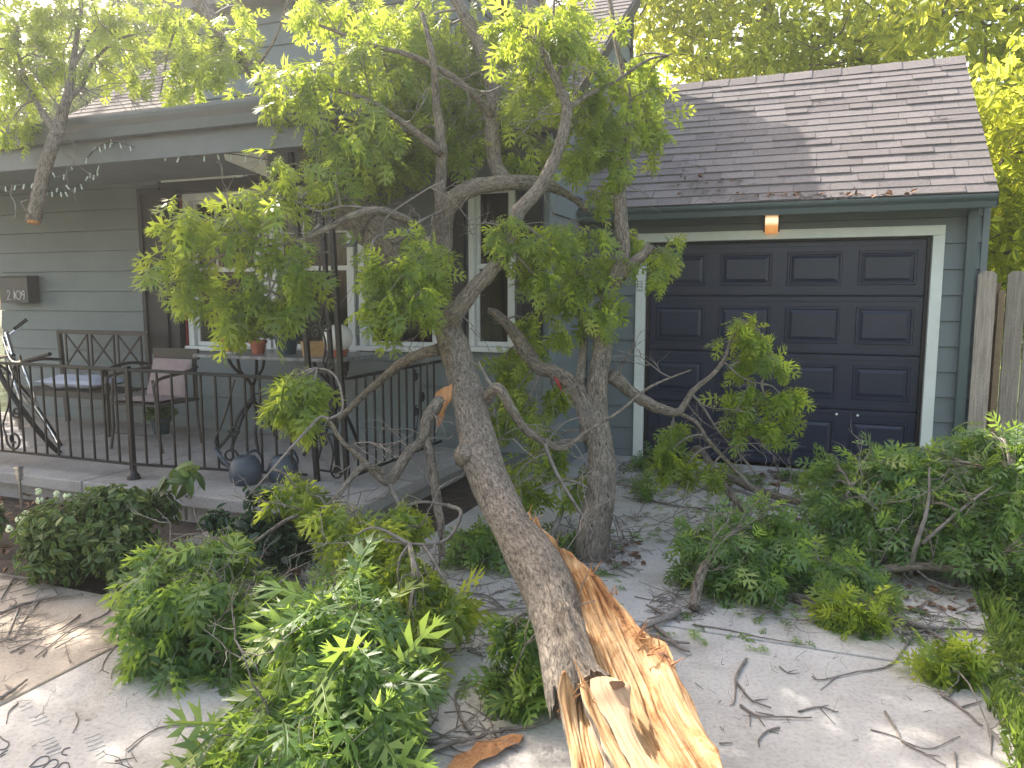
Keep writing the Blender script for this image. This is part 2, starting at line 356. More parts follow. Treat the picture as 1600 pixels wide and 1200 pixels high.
def leafy_twig(p0, p1, tw, lv, nleaf=7, size=.13, droop=.25, r=.0035, hang=.5, start=.35):
    p0 = np.array(p0, float); p1 = np.array(p1, float); L_ = np.linalg.norm(p1-p0)
    mid = (p0+p1)/2+rnd3(L_*.08)+np.array([0, 0, L_*droop]); pts = smoothpts([p0, mid, p1], 4)
    tw.tube(pts, list(np.linspace(r, r*.4, len(pts))), 5, cap=False, s0=random.random()*9)
    d = p1-mid; d /= np.linalg.norm(d)+1e-9
    for i in range(nleaf):
        t = start+(1-start)*(i+random.random())/nleaf if i < nleaf-2 else .97
        q = pts[min(int(t*(len(pts)-1)), len(pts)-2)]; q2 = pts[min(int(t*(len(pts)-1)), len(pts)-2)+1]; fr = (t*(len(pts)-1)) % 1
        pos = q*(1-fr)+q2*fr
        ax = d*.6+rnd3(.45)+np.array([0, 0, -hang]); ax /= np.linalg.norm(ax)
        nr = rnd3(.55)+np.array([0, 0, .8]); sz = size*random.choice((.55, .8, .95, 1.05, 1.15, 1.3))
        lv.append((pos+ax*sz*.2, ax, nr, sz))
def branch(mb, ctrl, n=10, k=6, disp=.1, fn=at):
    """ctrl: rows (px,py,depth,radius)"""
    P = smoothpts([list(fn(c[0], c[1], c[2]))+[c[3]] for c in ctrl], k)
    # natural unevenness
    pts = [p[:3]+rnd3(p[3]*.05) for p in P]
    mb.tube(pts, [float(max(p[3], .0015)) for p in P], n, disp=barkdisp(disp) if disp else None, s0=random.random()*10)
    return [np.array(p) for p in pts]
def bare_twigs(tw, p0, d, L_=.5, n=3, r=.005, lvl=0):
    p0 = np.array(p0, float); d = np.array(d, float); d /= np.linalg.norm(d)
    pts = [p0]; q = p0.copy(); dd = d.copy()
    for i in range(5):
        dd = dd+rnd3(.28); dd /= np.linalg.norm(dd); q = q+dd*L_/5; q[2] = max(q[2], .012); pts.append(q.copy())
    tw.tube(pts, list(np.linspace(r, r*.35, len(pts))), 5, cap=False, s0=random.random()*9)
    if lvl < 2:
        for i in range(n): 
            k = random.randint(1, 4); nd = (pts[k+1]-pts[k]); nd = nd/np.linalg.norm(nd)+rnd3(.6)
            bare_twigs(tw, pts[k], nd, L_*random.uniform(.35, .65), max(1, n-1), r*.6, lvl+1)
def blob(sk, tw, lv, cx, cy, rx, ry, c, dd=.25, n=14, nleaf=8, size=.13, hang=.5, conn=True, L_=.32, ctr=None):
    """a clump of leafy twigs fed by a branchlet from the nearest point of the skeleton sk"""
    d = float((c-CC) @ FW); sx, sy = rx/FPX*d, ry/FPX*d
    root = c
    if sk and conn:
        a = min(sk, key=lambda s: np.linalg.norm(s-c)+.6*max(0, c[2]-s[2])); dist = np.linalg.norm(a-c)
        mid = (a+c)/2+rnd3(.05*dist)+np.array([0, 0, .12*dist]); P = smoothpts([a, mid, c], 6)
        tw.tube(P, list(np.linspace(min(.022, .006+.010*dist), .005, len(P))), 6, cap=False, s0=random.random()*9); path = P[3:]
    else: path = [c]
    for i in range(n):
        while True:
            u = rng.normal(0, .52, 3)
            if u @ u < 1.7: break
        tip = c+RT*u[0]*sx+UP*(u[1]-.12)*sy+FW*u[2]*dd
        o = path[random.randrange(len(path))] if random.random() < .5 else c+(tip-c)*random.uniform(.05, .35)+rnd3(.02)
        v = tip-o; l = np.linalg.norm(v)
        if l > L_*1.5: o = tip-v/l*L_*1.4
        if tip[2] < .05: tip[2] = .05+random.random()*.05
        if o[2] < .03: o[2] = .03
        leafy_twig(o, tip, tw, lv, nleaf, size, .18, .003, hang)

# ------------------------------------------------------------------ ground, slabs
MB().add([(-90, -60, -.06), (90, -60, -.06), (90, 120, -.06), (-90, 120, -.06)], [(0, 1, 2, 3)]).build('ground', M['grassg'], kind='structure')
MB().add([(-12, 2.6, -.035), (-2.0, 2.6, -.035), (-2.0, 6.2, -.035), (-12, 6.2, -.035)], [(0, 1, 2, 3)]).build('garden_bed', M['soil'], kind='structure')
drv = bpy.data.objects.new('driveway', None); COL.objects.link(drv); drv['kind'] = 'structure'
MB().box(-3.0, .97, -8, 7.42, -.059, -.028).build('joint_filler', M['soil'], drv)
def slab(x0, x1, y0, y1, m, nm='concrete_slab', z1=0, par=None): MB().box(x0, x1, y0, y1, -.045, z1).build(nm, m, par or drv, bevel=.008)
slab(-2.885, .95, .1, 3.56, M['concrete']); slab(-2.885, .95, -3.4, .085, M['concrete']); slab(-2.885, .95, -8, -3.415, M['concrete'])
slab(-2.30, .93, 3.575, 7.39, M['concrete'])
wk = bpy.data.objects.new('walkway', None); COL.objects.link(wk); wk['kind'] = 'structure'
slab(-6.2, -2.9, .9, 2.86, M['tan'], par=wk); slab(-9.6, -6.215, .9, 2.86, M['tan'], par=wk)
# pressed and scratched marks in the slab at the lower left
mk = MB()
def mark(pp, r=.0025):
    P = smoothpts([list(atz(x, y, .0015)) for x, y in pp], 5); mk.tube(P, r, 4)
mark([(46, 1198), (62, 1184), (75, 1182), (76, 1190), (66, 1196), (48, 1199)]); mark([(67, 1200), (80, 1188), (90, 1188), (88, 1197), (76, 1203)])
mark([(88, 1203), (96, 1193), (106, 1192), (109, 1200)]); mark([(105, 1180), (97, 1178), (100, 1171), (110, 1168)])
mark([(0, 1150), (4, 1155), (14, 1161), (10, 1169), (0, 1172)]); mark([(0, 1180), (6, 1175), (12, 1172)]); mark([(0, 1183), (8, 1178)])
mk.build('slab_marks', M['mark'], drv)
mk = MB()
for (x, y, n, l) in ((62, 1160, 4, 24), (130, 1155, 4, 26), (45, 1122, 3, 26), (150, 1180, 2, 14), (70, 1170, 3, 22), (30, 1105, 2, 18)):
    for i in range(n): mark([(x+i*3, y+i*6), (x+l*.5+i*3, y-4+i*6), (x+l+i*3, y-9+i*6)], .0012)
mk.build('slab_scratches', M['concrete'], drv)
# ------------------------------------------------------------------ siding helper
EXPO = .218
def siding(parent, ax, c, u0, u1, z0, z1, zoff, holes=(), top=None):
    """lap boards on the plane ax=c; u runs along the other axis. ax 'y' faces -Y, 'x' faces +X; top(u-range)->z limit"""
    k0 = math.floor((z0-zoff)/EXPO)
    for k in range(k0, 60):
        a = max(z0, zoff+k*EXPO); b = min(z1, zoff+(k+1)*EXPO)
        if b <= a+.005: 
            if a > z1: break
            continue
        segs = [(u0, u1, a, b)]
        for (h0, h1, g0, g1) in holes:
            new = []
            for (s0, s1, p, q) in segs:
                if h1 <= s0 or h0 >= s1 or g1 <= p or g0 >= q: new.append((s0, s1, p, q)); continue
                if h0 > s0: new.append((s0, h0, p, q))
                if h1 < s1: new.append((h1, s1, p, q))
                m0, m1 = max(s0, h0), min(s1, h1)
                if g0 > p: new.append((m0, m1, p, g0))
                if g1 < q: new.append((m0, m1, g1, q))
            segs = new
        for (s0, s1, p, q) in segs:
            if s1-s0 < .02 or q-p < .01: continue
            f = (q-a)/EXPO; tb = .020*(1-(p-a)/EXPO); tt = .020*(1-f)
            s1b = s1
            if top: 
                s0t, s1t = top(q, s0, s1); s0b, s1b = top(p, s0, s1)
                if s1b-s0b < .05: continue
            else: s0t, s1t, s0b, s1b = s0, s1, s0, s1
            g = .004
            if ax == 'y': vs = [(s0b, c-.006-tb, p+g), (s1b, c-.006-tb, p+g), (s1t, c-.006-tt, q), (s0t, c-.006-tt, q), (s0b, c+.02, p+g), (s1b, c+.02, p+g), (s1t, c+.02, q), (s0t, c+.02, q)]
            else: vs = [(c+.006+tb, s0b, p+g), (c+.006+tb, s1b, p+g), (c+.006+tt, s1t, q), (c+.006+tt, s0t, q), (c-.02, s0b, p+g), (c-.02, s1b, p+g), (c-.02, s1t, q), (c-.02, s0t, q)]
            MB().add(vs, [(0, 1, 2, 3), (7, 6, 5, 4), (0, 4, 5, 1), (1, 5, 6, 2), (2, 6, 7, 3), (3, 7, 4, 0)]).build('siding_board', M['siding'], parent)
# ------------------------------------------------------------------ garage
GY = 7.4; XS = -2.08
gar = thing('garage', 'attached garage with navy panelled door and grey shingle roof', 'garage', (0, GY, 0))
w = MB(); w.box(XS+.03, -1.49, GY+.021, GY+.14, -.05, 2.36).box(.985, 1.335, GY+.021, GY+.14, -.05, 2.36).box(-1.49, .985, GY+.021, GY+.14, 2.13, 2.36)
w.box(1.20, 1.335, GY+.14, 10.9, -.05, 2.40).box(XS+.03, 1.20, 10.8, 10.9, -.05, 2.40).box(XS+.03, 1.20, GY+.14, 10.8, 2.34, 2.359); w.build('wall', M['siding'], gar)
w = MB(); w.box(XS+.03, 1.25, GY+.9, GY+.95, 0, 2.1).build('dark_interior', M['dark'], gar)
siding(gar, 'y', GY, XS+.03, 1.36, 0.0, 2.36, 2.05-EXPO*9-.02, holes=[(-1.50, .995, -1, 2.14)])
# side wall of the garage facing the fence
siding(gar, 'x', 1.335, GY+.02, 10.9, 0.0, 2.36, 2.05-EXPO*9-.02)
tr = MB(); tr.box(-1.565, -1.475, GY-.045, GY+.10, .0, 2.10); tr.build('door_trim', M['trimw'], gar, bevel=.004)
tr = MB(); tr.box(.965, 1.055, GY-.045, GY+.10, .0, 2.10); tr.build('door_trim', M['trimw'], gar, bevel=.004)
tr = MB(); tr.box(-1.565, 1.055, GY-.045, GY+.10, 2.101, 2.185); tr.build('door_trim', M['trimw'], gar, bevel=.004)
MB().box(-1.473, -1.445, GY+.02, GY+.10, 0, 2.10).box(.935, .963, GY+.02, GY+.10, 0, 2.10).box(-1.473, .963, GY+.02, GY+.08, 2.085, 2.10).build('weather_strip', M['black'], gar)
# corner downspout and corner board
MB().box(1.205, 1.285, GY-.095, GY-.03, .02, 2.30).build('downspout', M['gutter'], gar, bevel=.008)
MB().box(1.325, 1.375, GY-.032, GY+.06, 0, 2.36).build('corner_board', M['siding'], gar, bevel=.003)
# the door: four sections with sixteen raised panels
DX0, DX1 = -1.444, .934; dy = GY+.055
gd = bpy.data.objects.new('garage_door', None); COL.objects.link(gd); gd.parent = gar
zs = [.012, .565, 1.065, 1.59, 2.083]
for i in range(4):
    a, b = zs[i]+.004, zs[i+1]-.004; mb = MB(); mb.box(DX0, DX1, dy, dy+.04, a, b)
    mb.box(DX0, DX1, dy-.006, dy-.0005, a+.012, a+.045); mb.box(DX0, DX1, dy-.006, dy-.0005, b-.045, b-.012)
    mb.build('door_section', M['door'], gd, bevel=.003)
    cw = (DX1-DX0)/4
    for j in range(4):
        x0 = DX0+j*cw+.065; x1 = DX0+(j+1)*cw-.065; z0, z1 = a+.092, b-.092
        loops = [(0, 0.0), (.006, -.010), (.020, -.010), (.030, .004), (.060, -.009), (.066, -.009)]; vs = []; fs = []
        for (ins, yy) in loops: vs += [(x0+ins, dy-.001+yy-.001, z0+ins), (x1-ins, dy-.001+yy-.001, z0+ins), (x1-ins, dy-.001+yy-.001, z1-ins), (x0+ins, dy-.001+yy-.001, z1-ins)]
        for k in range(len(loops)-1):
            for e in range(4): fs.append((k*4+e, k*4+(e+1) % 4, k*4+4+(e+1) % 4, k*4+4+e))
        fs.append((20, 21, 22, 23)); MB().add(vs, fs).build('door_panel', M['door'], gd)
for x, y in ((1307, 647), (1340, 649)):
    p = aty(x, y, dy-.012); MB().lathe([(.001, 0), (.012, .001), (.011, .004), (.001, .005)], p, 8, axis=(0, -1, 0)).build('paint_chip', M['chip'], gd)
# roof
ROOFA = (7.06, 2.40); ROOFB = (9.05, 3.96); RX0, RX1 = XS+.02, 1.365
sl = Vector((0, ROOFB[0]-ROOFA[0], ROOFB[1]-ROOFA[1])); SL = sl.length; sl.normalize(); nrm = Vector((0, -sl.z, sl.y))
dk = MB(); dk.add([(RX0, ROOFA[0], ROOFA[1]-.05), (RX1-.02, ROOFA[0], ROOFA[1]-.05), (RX1-.02, ROOFB[0], ROOFB[1]-.05), (RX0, ROOFB[0], ROOFB[1]-.05), (RX0, 11.0, 2.4), (RX1-.02, 11.0, 2.4),
                   (RX0, ROOFA[0], ROOFA[1]-.01), (RX1-.02, ROOFA[0], ROOFA[1]-.01), (RX1-.02, ROOFB[0], ROOFB[1]-.008), (RX0, ROOFB[0], ROOFB[1]-.008), (RX0, 11.0, 2.45), (RX1-.02, 11.0, 2.45)],
                  [(1, 0, 3, 2), (2, 3, 4, 5), (6, 7, 8, 9), (9, 8, 11, 10), (0, 1, 7, 6), (5, 4, 10, 11), (1, 2, 8, 7), (2, 5, 11, 8), (3, 0, 6, 9), (4, 3, 9, 10)])
dk.build('roof_deck', M['shingle'], gar)
rf = bpy.data.objects.new('roof', None); COL.objects.link(rf); rf.parent = gar; rf.location = Vector((0, ROOFA[0], ROOFA[1]))-gar.location
SHM = {}
def shingle_mesh(wd, v):
    key = (round(wd, 3), v)
    if key not in SHM:
        t = .007+.004*v; q = sl*.155
        b = [Vector((0, 0, 0)), Vector((wd-.004, 0, 0)), Vector((wd-.004, 0, 0))+q, q]
        vs = [p+nrm*(.006 if i < 2 else .0) for i, p in enumerate(b)]+[p+nrm*(.006+t if i < 2 else .003) for i, p in enumerate(b)]
        SHM[key] = MB().add(vs, [(3, 2, 1, 0), (4, 5, 6, 7), (0, 1, 5, 4), (1, 2, 6, 5), (2, 3, 7, 6), (3, 0, 4, 7)]).mesh('shingle', M['shingle'])
    return SHM[key]
nrow = int(SL/.127); ex = SL/nrow
for r in range(nrow):
    x = RX0-random.choice((0, .1, .2))
    while x < RX1-.01:
        wd = random.choice((.20, .26, .30, .34, .38)); 
        if x+wd > RX1-.08: wd = RX1-x
        o = bpy.data.objects.new('shingle', shingle_mesh(wd, random.choice((0, 0, 1, 2)))); COL.objects.link(o); o.parent = rf
        o.location = Vector((x, 0, 0))+sl*(r*ex); x += wd
for i in range(12):
    x = RX0+i*.2855
    MB().add([(x, ROOFB[0]-.13, ROOFB[1]-.085), (x+.285, ROOFB[0]-.13, ROOFB[1]-.078), (x+.285, ROOFB[0], ROOFB[1]+.030), (x, ROOFB[0], ROOFB[1]+.022), (x+.285, ROOFB[0]+.13, ROOFB[1]-.078), (x, ROOFB[0]+.13, ROOFB[1]-.085)],
             [(0, 1, 2, 3), (3, 2, 4, 5)]).build('ridge_shingle', M['shingle'], rf)
MB().add([(RX1, ROOFA[0], ROOFA[1]-.10), (RX1, ROOFB[0], ROOFB[1]-.11), (RX1, ROOFB[0], ROOFB[1]-.005), (RX1, ROOFA[0], ROOFA[1]-.0), (RX1-.02, ROOFA[0], ROOFA[1]-.10), (RX1-.02, ROOFB[0], ROOFB[1]-.11), (RX1-.02, ROOFB[0], ROOFB[1]-.005), (RX1-.02, ROOFA[0], ROOFA[1])],
         [(0, 1, 2, 3), (7, 6, 5, 4), (3, 2, 6, 7), (0, 4, 5, 1)]).build('rake_board', M['gutter'], gar)
def gutter(parent, x0, x1, yb, zt, h, dep, m, nm='gutter'):
    pr = [(0, 0), (0, -h), (-dep*.62, -h), (-dep*.72, -h*.55), (-dep*.95, -h*.30), (-dep, -h*.12), (-dep, 0), (-dep*.88, 0), (-dep*.88, -h*.1), (-.006, -h*.1)]
    vs = [(x, yb+a, zt+b) for x in (x0, x1) for a, b in pr]; n = len(pr)
    fs = [(i, (i+1) % n, n+(i+1) % n, n+i) for i in range(n)]+[tuple(range(n)), tuple(range(2*n-1, n-1, -1))]
    return MB().add(vs, fs).build(nm, m, parent)
gutter(gar, XS+.03, 1.345, 7.075, 2.385, .10, .105, M['gutter'])
MB().box(XS+.03, 1.36, 7.077, GY-.03, 2.345, 2.362).build('soffit', M['gutter'], gar)
MB().lathe([(.19, 0), (.19, .05), (.30, .05), (.29, .11), (.22, .17), (.10, .205), (.01, .21)], (1.22, 9.62, 3.66), 24).build('roof_vent', M['shingle'], gar, smooth=False)
# wall lamp
wlp = MB(); wlp.box(-.405, -.265, GY-.05, GY-.028, 2.165, 2.375); wlp = wlp.build('lamp_backplate', M['bench'], gar)
cyl = MB(); n = 12
vs = []
for z in (2.150, 2.365):
    for k in range(n+1):
        a = math.pi*k/n; vs.append((-.335-.056*math.cos(a), GY-.051-.075*math.sin(a), z))
fs = [(k, k+1, n+2+k, n+1+k) for k in range(n)]+[tuple(range(n, -1, -1)), tuple(range(n+1, 2*n+2))]
cyl.add(vs, fs).build('lamp_shade', M['lamp'], gar, label='glowing amber lamp shade above the garage door')
# small emblem of black strokes on the left door trim
nm = MB(); p = aty(999.5, 446, GY-.047)
def st(a, b, w=.0045): nm.bar((p[0]+a[0], p[1], p[2]+a[1]), (p[0]+b[0], p[1], p[2]+b[1]), w, .004)
st((-.022, -.025), (-.022, .038)); st((-.022, .040), (.018, .040)); st((.022, .040), (.022, -.025)); st((-.02, .014), (.02, .014)); st((-.02, -.016), (.0, -.006)); st((0, -.006), (.02, -.02)); st((-.024, -.030), (-.024, -.05)); st((.024, -.03), (.024, -.05)); st((-.024, -.052), (.024, -.052)); st((0, -.03), (0, -.045))
nm.build('number_strokes', M['black'], gar)

# ------------------------------------------------------------------ house
HY = 6.2; HX0 = -8.85; EAVE = (6.05, 2.98); RIDGE = (9.15, 5.06)
hs = thing('house', 'grey green lap sided house with black shutters behind the porch', 'house', (-5, HY, 0))
wins = [(-6.0, -3.98, 1.03, 2.62), (-3.93, -3.08, 1.08, 2.12), (-2.80, -2.36, 1.10, 2.56)]
def wallbits(x0, x1, z0, z1, holes, m=M['siding']):
    w = MB(); xs = sorted(set([x0, x1]+[h for q in holes for h in q[:2]])); 
    for a, b in zip(xs[:-1], xs[1:]):
        hh = [q for q in holes if q[0] <= a and q[1] >= b]
        if hh: w.box(a, b, HY+.021, HY+.16, z0, hh[0][2]); w.box(a, b, HY+.021, HY+.16, hh[0][3], z1)
        else: w.box(a, b, HY+.021, HY+.16, z0, z1)
    return w
wallbits(HX0+.02, XS-.021, -.05, 3.0, wins).build('wall', M['siding'], hs)
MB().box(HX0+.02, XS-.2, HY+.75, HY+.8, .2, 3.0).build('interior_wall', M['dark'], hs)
MB().add([(XS-.021, HY+.022, -.05), (XS-.021, 9.16, -.05), (XS-.021, 9.16, RIDGE[1]-.1), (XS-.021, HY+.022, EAVE[1]+.0), (XS-.15, HY+.17, -.05), (XS-.15, 9.16, -.05), (XS-.15, 9.16, RIDGE[1]-.1), (XS-.15, HY+.17, EAVE[1])],
         [(0, 1, 2, 3), (7, 6, 5, 4), (1, 5, 6, 2), (0, 4, 5, 1), (3, 2, 6, 7), (0, 3, 7, 4)]).build('wall', M['siding'], hs)
MB().box(HX0, XS-.03, 9.17, 9.3, -.05, RIDGE[1]-.1).build('wall', M['siding'], hs)
MB().box(HX0, HX0+.12, HY+.2, 9.16, -.05, 2.9).build('wall', M['siding'], hs)
siding(hs, 'y', HY, HX0, XS-.03, .2, 3.0, 1.856-EXPO*8, holes=wins)
slope = (RIDGE[1]-EAVE[1])/(RIDGE[0]-EAVE[0])
def gtop(z, s0, s1):
    y = EAVE[0]+(z+.12-EAVE[1])/slope
    return (max(s0, y), s1) if z > 2.86 else (s0, s1)
siding(hs, 'x', XS, HY+.03, 9.15, .0, RIDGE[1]-.12, 1.856-EXPO*9, top=gtop)
MB().box(XS-.028, XS+.028, HY-.03, HY+.028, .0, 2.95).build('corner_board', M['siding'], hs, bevel=.003)
MB().box(XS-.02, XS+.032, 9.162, 9.25, 2.0, RIDGE[1]-.1).build('corner_board', M['shutter'], hs)
# main roof: stepped courses
rb = MB(); dsl = Vector((0, RIDGE[0]-EAVE[0], RIDGE[1]-EAVE[1])); n = int(dsl.length/.14); dsl2 = dsl/n; nn = Vector((0, -dsl.z, dsl.y)).normalized()
rb.box(HX0-.2, HX0-.19, 6.05, 6.06, 2.9, 2.91)
for i in range(n):
    p = Vector((0, EAVE[0], EAVE[1]))+dsl2*i; q = p+dsl2*1.08; x0, x1 = HX0-.25, XS+.09
    a = [p-nn*.06, q-nn*.06, q+nn*.002, p+nn*.012]
    rb.add([(x, v.y, v.z) for x in (x0, x1) for v in a], [(0, 3, 2, 1), (4, 5, 6, 7), (0, 4, 7, 3), (3, 7, 6, 2), (1, 5, 4, 0), (2, 6, 5, 1)])
rb.build('roof', M['shingle'], hs, kind='stuff')
MB().add([(XS+.092, EAVE[0], EAVE[1]-.12), (XS+.092, RIDGE[0]+.05, RIDGE[1]-.12), (XS+.092, RIDGE[0]+.05, RIDGE[1]+.01), (XS+.092, EAVE[0], EAVE[1]+.01), (XS+.115, EAVE[0], EAVE[1]-.12), (XS+.115, RIDGE[0]+.05, RIDGE[1]-.12), (XS+.115, RIDGE[0]+.05, RIDGE[1]+.01), (XS+.115, EAVE[0], EAVE[1]+.01)],
         [(0, 3, 2, 1), (4, 5, 6, 7), (0, 1, 5, 4), (1, 2, 6, 5), (2, 3, 7, 6), (3, 0, 4, 7)]).build('rake_board', M['shutter'], hs)
# front dormer above the porch
DXa, DXb, DYf = -6.0, -3.0, 6.45
dm = MB(); dm.box(DXa, DXb, DYf+.022, 8.3, 3.0, 4.42).build('dormer', M['siding'], hs)
siding(hs, 'y', DYf, DXa, DXb, 3.05, 4.42, 1.856-EXPO*8)
siding(hs, 'x', DXb, DYf+.03, 8.2, 3.05, 4.42, 1.856-EXPO*9)
MB().box(DXa-.2, DXb+.2, DYf-.25, 8.4, 4.42, 4.68).build('dormer_roof', M['shingle'], hs)
# windows
def window(x0, x1, z0, z1, zm, mun=(3, 2), side=True, tw_=.07, parent=hs):
    wf = bpy.data.objects.new('window', None); COL.objects.link(wf); wf.parent = parent; wf.location = Vector(((x0+x1)/2, HY, z0))-parent.location
    f = MB(); t = tw_; y0, y1 = HY-.045, HY+.09
    f.box(x0, x0+t, y0, y1, z0+.045, z1).box(x1-t, x1, y0, y1, z0+.045, z1).box(x0+t, x1-t, y0, y1, z1-t, z1)
    f.build('frame', M['white'], wf, bevel=.003)
    MB().box(x0-.03, x1+.03, y0-.035, y1, z0, z0+.044).build('sill', M['white'], wf, bevel=.004)
    a, b = x0+t+.004, x1-t-.004; s = MB(); ys, ye = HY+.02, HY+.055; k = .032
    s.box(a, b, ys-.02, ye, zm-.022, zm+.022).box(a, a+k, ys, ye, zm+.022, z1-t-.002).box(b-k, b, ys, ye, zm+.022, z1-t-.002).box(a+k, b-k, ys, ye, z1-t-k, z1-t-.002)
    s.box(a, a+k, ys-.02, ye-.02, z0+.047, zm-.022).box(b-k, b, ys-.02, ye-.02, z0+.047, zm-.022).box(a+k, b-k, ys-.02, ye-.02, z0+.047, z0+.047+k*1.3)
    nv, nh = mun
    for i in range(1, nv): xx = a+k+(b-a-2*k)*i/nv; s.box(xx-.008, xx+.008, ys+.004, ye-.004, zm+.022, z1-t-k)
    for i in range(1, nh): zz = zm+.022+(z1-t-k-zm-.022)*i/nh; s.box(a+k, b-k, ys+.006, ye-.006, zz-.008, zz+.008)
    s.build('sash', M['white'], wf)
    MB().box(a+k*.5, b-k*.5, HY+.036, HY+.040, zm+.01, z1-t-.01).build('pane', M['glass'], wf)
    MB().box(a+k*.5, b-k*.5, HY+.016, HY+.020, z0+.06, zm-.01).build('pane', M['glass'], wf)
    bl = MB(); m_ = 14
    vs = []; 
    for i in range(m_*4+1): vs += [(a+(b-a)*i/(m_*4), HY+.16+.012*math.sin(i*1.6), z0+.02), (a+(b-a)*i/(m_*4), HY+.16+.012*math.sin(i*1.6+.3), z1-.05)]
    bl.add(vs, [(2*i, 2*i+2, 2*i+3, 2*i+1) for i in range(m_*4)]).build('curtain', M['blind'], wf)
window(-6.0, -5.05, 1.03, 2.62, 1.855); window(-4.93, -3.98, 1.03, 2.62, 1.855)
MB().box(-5.018, -4.962, HY-.04, HY+.1, 1.03, 2.62).build('mullion', M['white'], hs)
window(-3.93, -3.08, 1.08, 2.12, 1.62, mun=(1, 1)); window(-2.80, -2.36, 1.10, 2.56, 1.85, mun=(1, 1), tw_=.05)
def shutter(x0, x1, z0, z1, dp=.05):
    s = MB(); y = HY-.028; s.box(x0, x0+.05, y-dp, y, z0, z1).box(x1-.05, x1, y-dp, y, z0, z1)
    for z in (z0, (z0+z1)/2-.03, z1-.07): s.box(x0+.05, x1-.05, y-dp, y, z, z+.07)
    o = s.build('shutter', M['shutter'], hs, bevel=.003)
    p = MB(); p.box(x0+.05, x1-.05, y-dp+.022, y-.006, z0+.07, z1-.07); q = p.build('shutter_panel', M['shutter'], o)
shutter(-6.58, -6.27, .98, 2.70); shutter(-6.25, -6.045, .98, 2.66, .09)
MB().box(-6.032, -6.012, HY-.05, HY-.028, 1.08, 2.6).build('shutter_edge', M['red'], hs)
MB().box(-6.3, -3.95, HY-.06, HY-.028, 2.64, 2.76).build('window_hood', M['shutter'], hs)
MB().box(-6.24, -5.2, HY-.075, HY-.061, 2.745, 2.765).build('hood_strip', M['trimw'], hs)
shutter(-3.06, -2.83, 1.0, 2.66); shutter(-2.33, -2.115, 1.0, 2.66)
# house number box
nb = bpy.data.objects.new('mailbox', None); COL.objects.link(nb); nb.parent = hs; nb.location = Vector((-8.6, 6.05, 1.5))-hs.location
MB().box(-8.63, -8.17, 6.03, HY-.03, 1.51, 1.80).build('box_body', M['box'], nb, bevel=.006)
MB().box(-8.64, -8.16, 6.02, HY-.03, 1.803, 1.815).build('box_lid', M['box'], nb, bevel=.003)
dg = {'2': [(0, .8), (.2, 1), (.5, 1), (.68, .78), (.5, .5), (0, 0), (.7, 0)], '1': [(.35, 1), (.35, 0)], '0': [(.5+.5*math.sin(a), .5+.5*math.cos(a)) for a in np.linspace(0, 2*math.pi, 17)],
      '9': [(.62, .72), (.5, .95), (.25, 1), (.02, .78), (.15, .5), (.5, .5), (.64, .75), (.60, .35), (.35, 0)]}
xx = -8.50
for ch, adv in (('2', .085), ('1', .04), ('0', .09), ('9', .07)):
    d_ = MB(); w_ = .085 if ch == '0' else .07
    for a, b in zip(dg[ch][:-1], dg[ch][1:]): d_.bar((xx+a[0]*w_, 6.026, 1.55+a[1]*.098), (xx+b[0]*w_, 6.026, 1.55+b[1]*.098), .009, .006)
    d_.build('digit', M['num'], nb); xx += adv + .008

# ------------------------------------------------------------------ porch
PZ = .21
pc = thing('porch', 'concrete porch with grey painted roof along the house front', 'porch', (-5, 4.1, 0))
for (a, b) in ((-9.6, -6.61), (-6.60, -5.03), (-5.02, -2.70)): MB().box(a, b, 4.02, HY-.03, PZ-.095, PZ).build('porch_slab', M['porch'], pc, bevel=.012)
MB().box(-9.5, -2.82, 4.14, HY-.04, -.05, PZ-.098).build('foundation', M['porch'], pc)
MB().box(-3.6, -2.68, 3.55, 4.0, -.04, .07).build('step', M['porch'], pc, bevel=.01)
PXR = -3.12
pr = MB(); pr.add([(-9.4, 4.46, 2.93), (PXR, 4.46, 2.93), (PXR, 6.4, 3.14), (-9.4, 6.4, 3.14), (-9.4, 4.46, 2.80), (PXR, 4.46, 2.80), (PXR, 6.4, 2.98), (-9.4, 6.4, 2.98)],
                  [(0, 1, 2, 3), (7, 6, 5, 4), (0, 4, 5, 1), (1, 5, 6, 2), (3, 7, 4, 0)]); pr.build('porch_roof', M['gutter'], pc)
MB().box(-9.4, PXR, 4.41, 4.458, 2.60, 2.93).build('fascia', M['fascia'], pc)
gutter(pc, -9.4, PXR, 4.408, 2.915, .15, .12, M['fascia'])
for i in range(12): MB().box(-9.4+i*.555, -9.4+i*.555+.548, 4.462, HY-.035, 2.775, 2.795).build('soffit_panel', M['siding'], pc)
bsf = MB(); c0, c1, c2_, c3 = [aty(*q) for q in ((340, 212, 4.5), (412, 205, 4.5), (420, 278, 4.95), (352, 250, 4.9))]
bsf.add([c0, c1, c2_, c3, c0+np.array([0, .02, .01]), c1+np.array([0, .02, .01]), c2_+np.array([0, .02, .01]), c3+np.array([0, .02, .01])], [(0, 1, 2, 3), (7, 6, 5, 4), (0, 4, 5, 1), (1, 5, 6, 2), (2, 6, 7, 3), (3, 7, 4, 0)]).build('torn_soffit', M['trimw'], pc, label='torn pale soffit sheet hanging down')
cr = MB()
for i in range(4):
    a = at(545+i*9, 385-i*8, 5.9); b = at(585+i*7, 358-i*7, 6.1); cr.bar(a, b, .10, .012)
cr.build('crushed_gutter', M['siding'], pc)
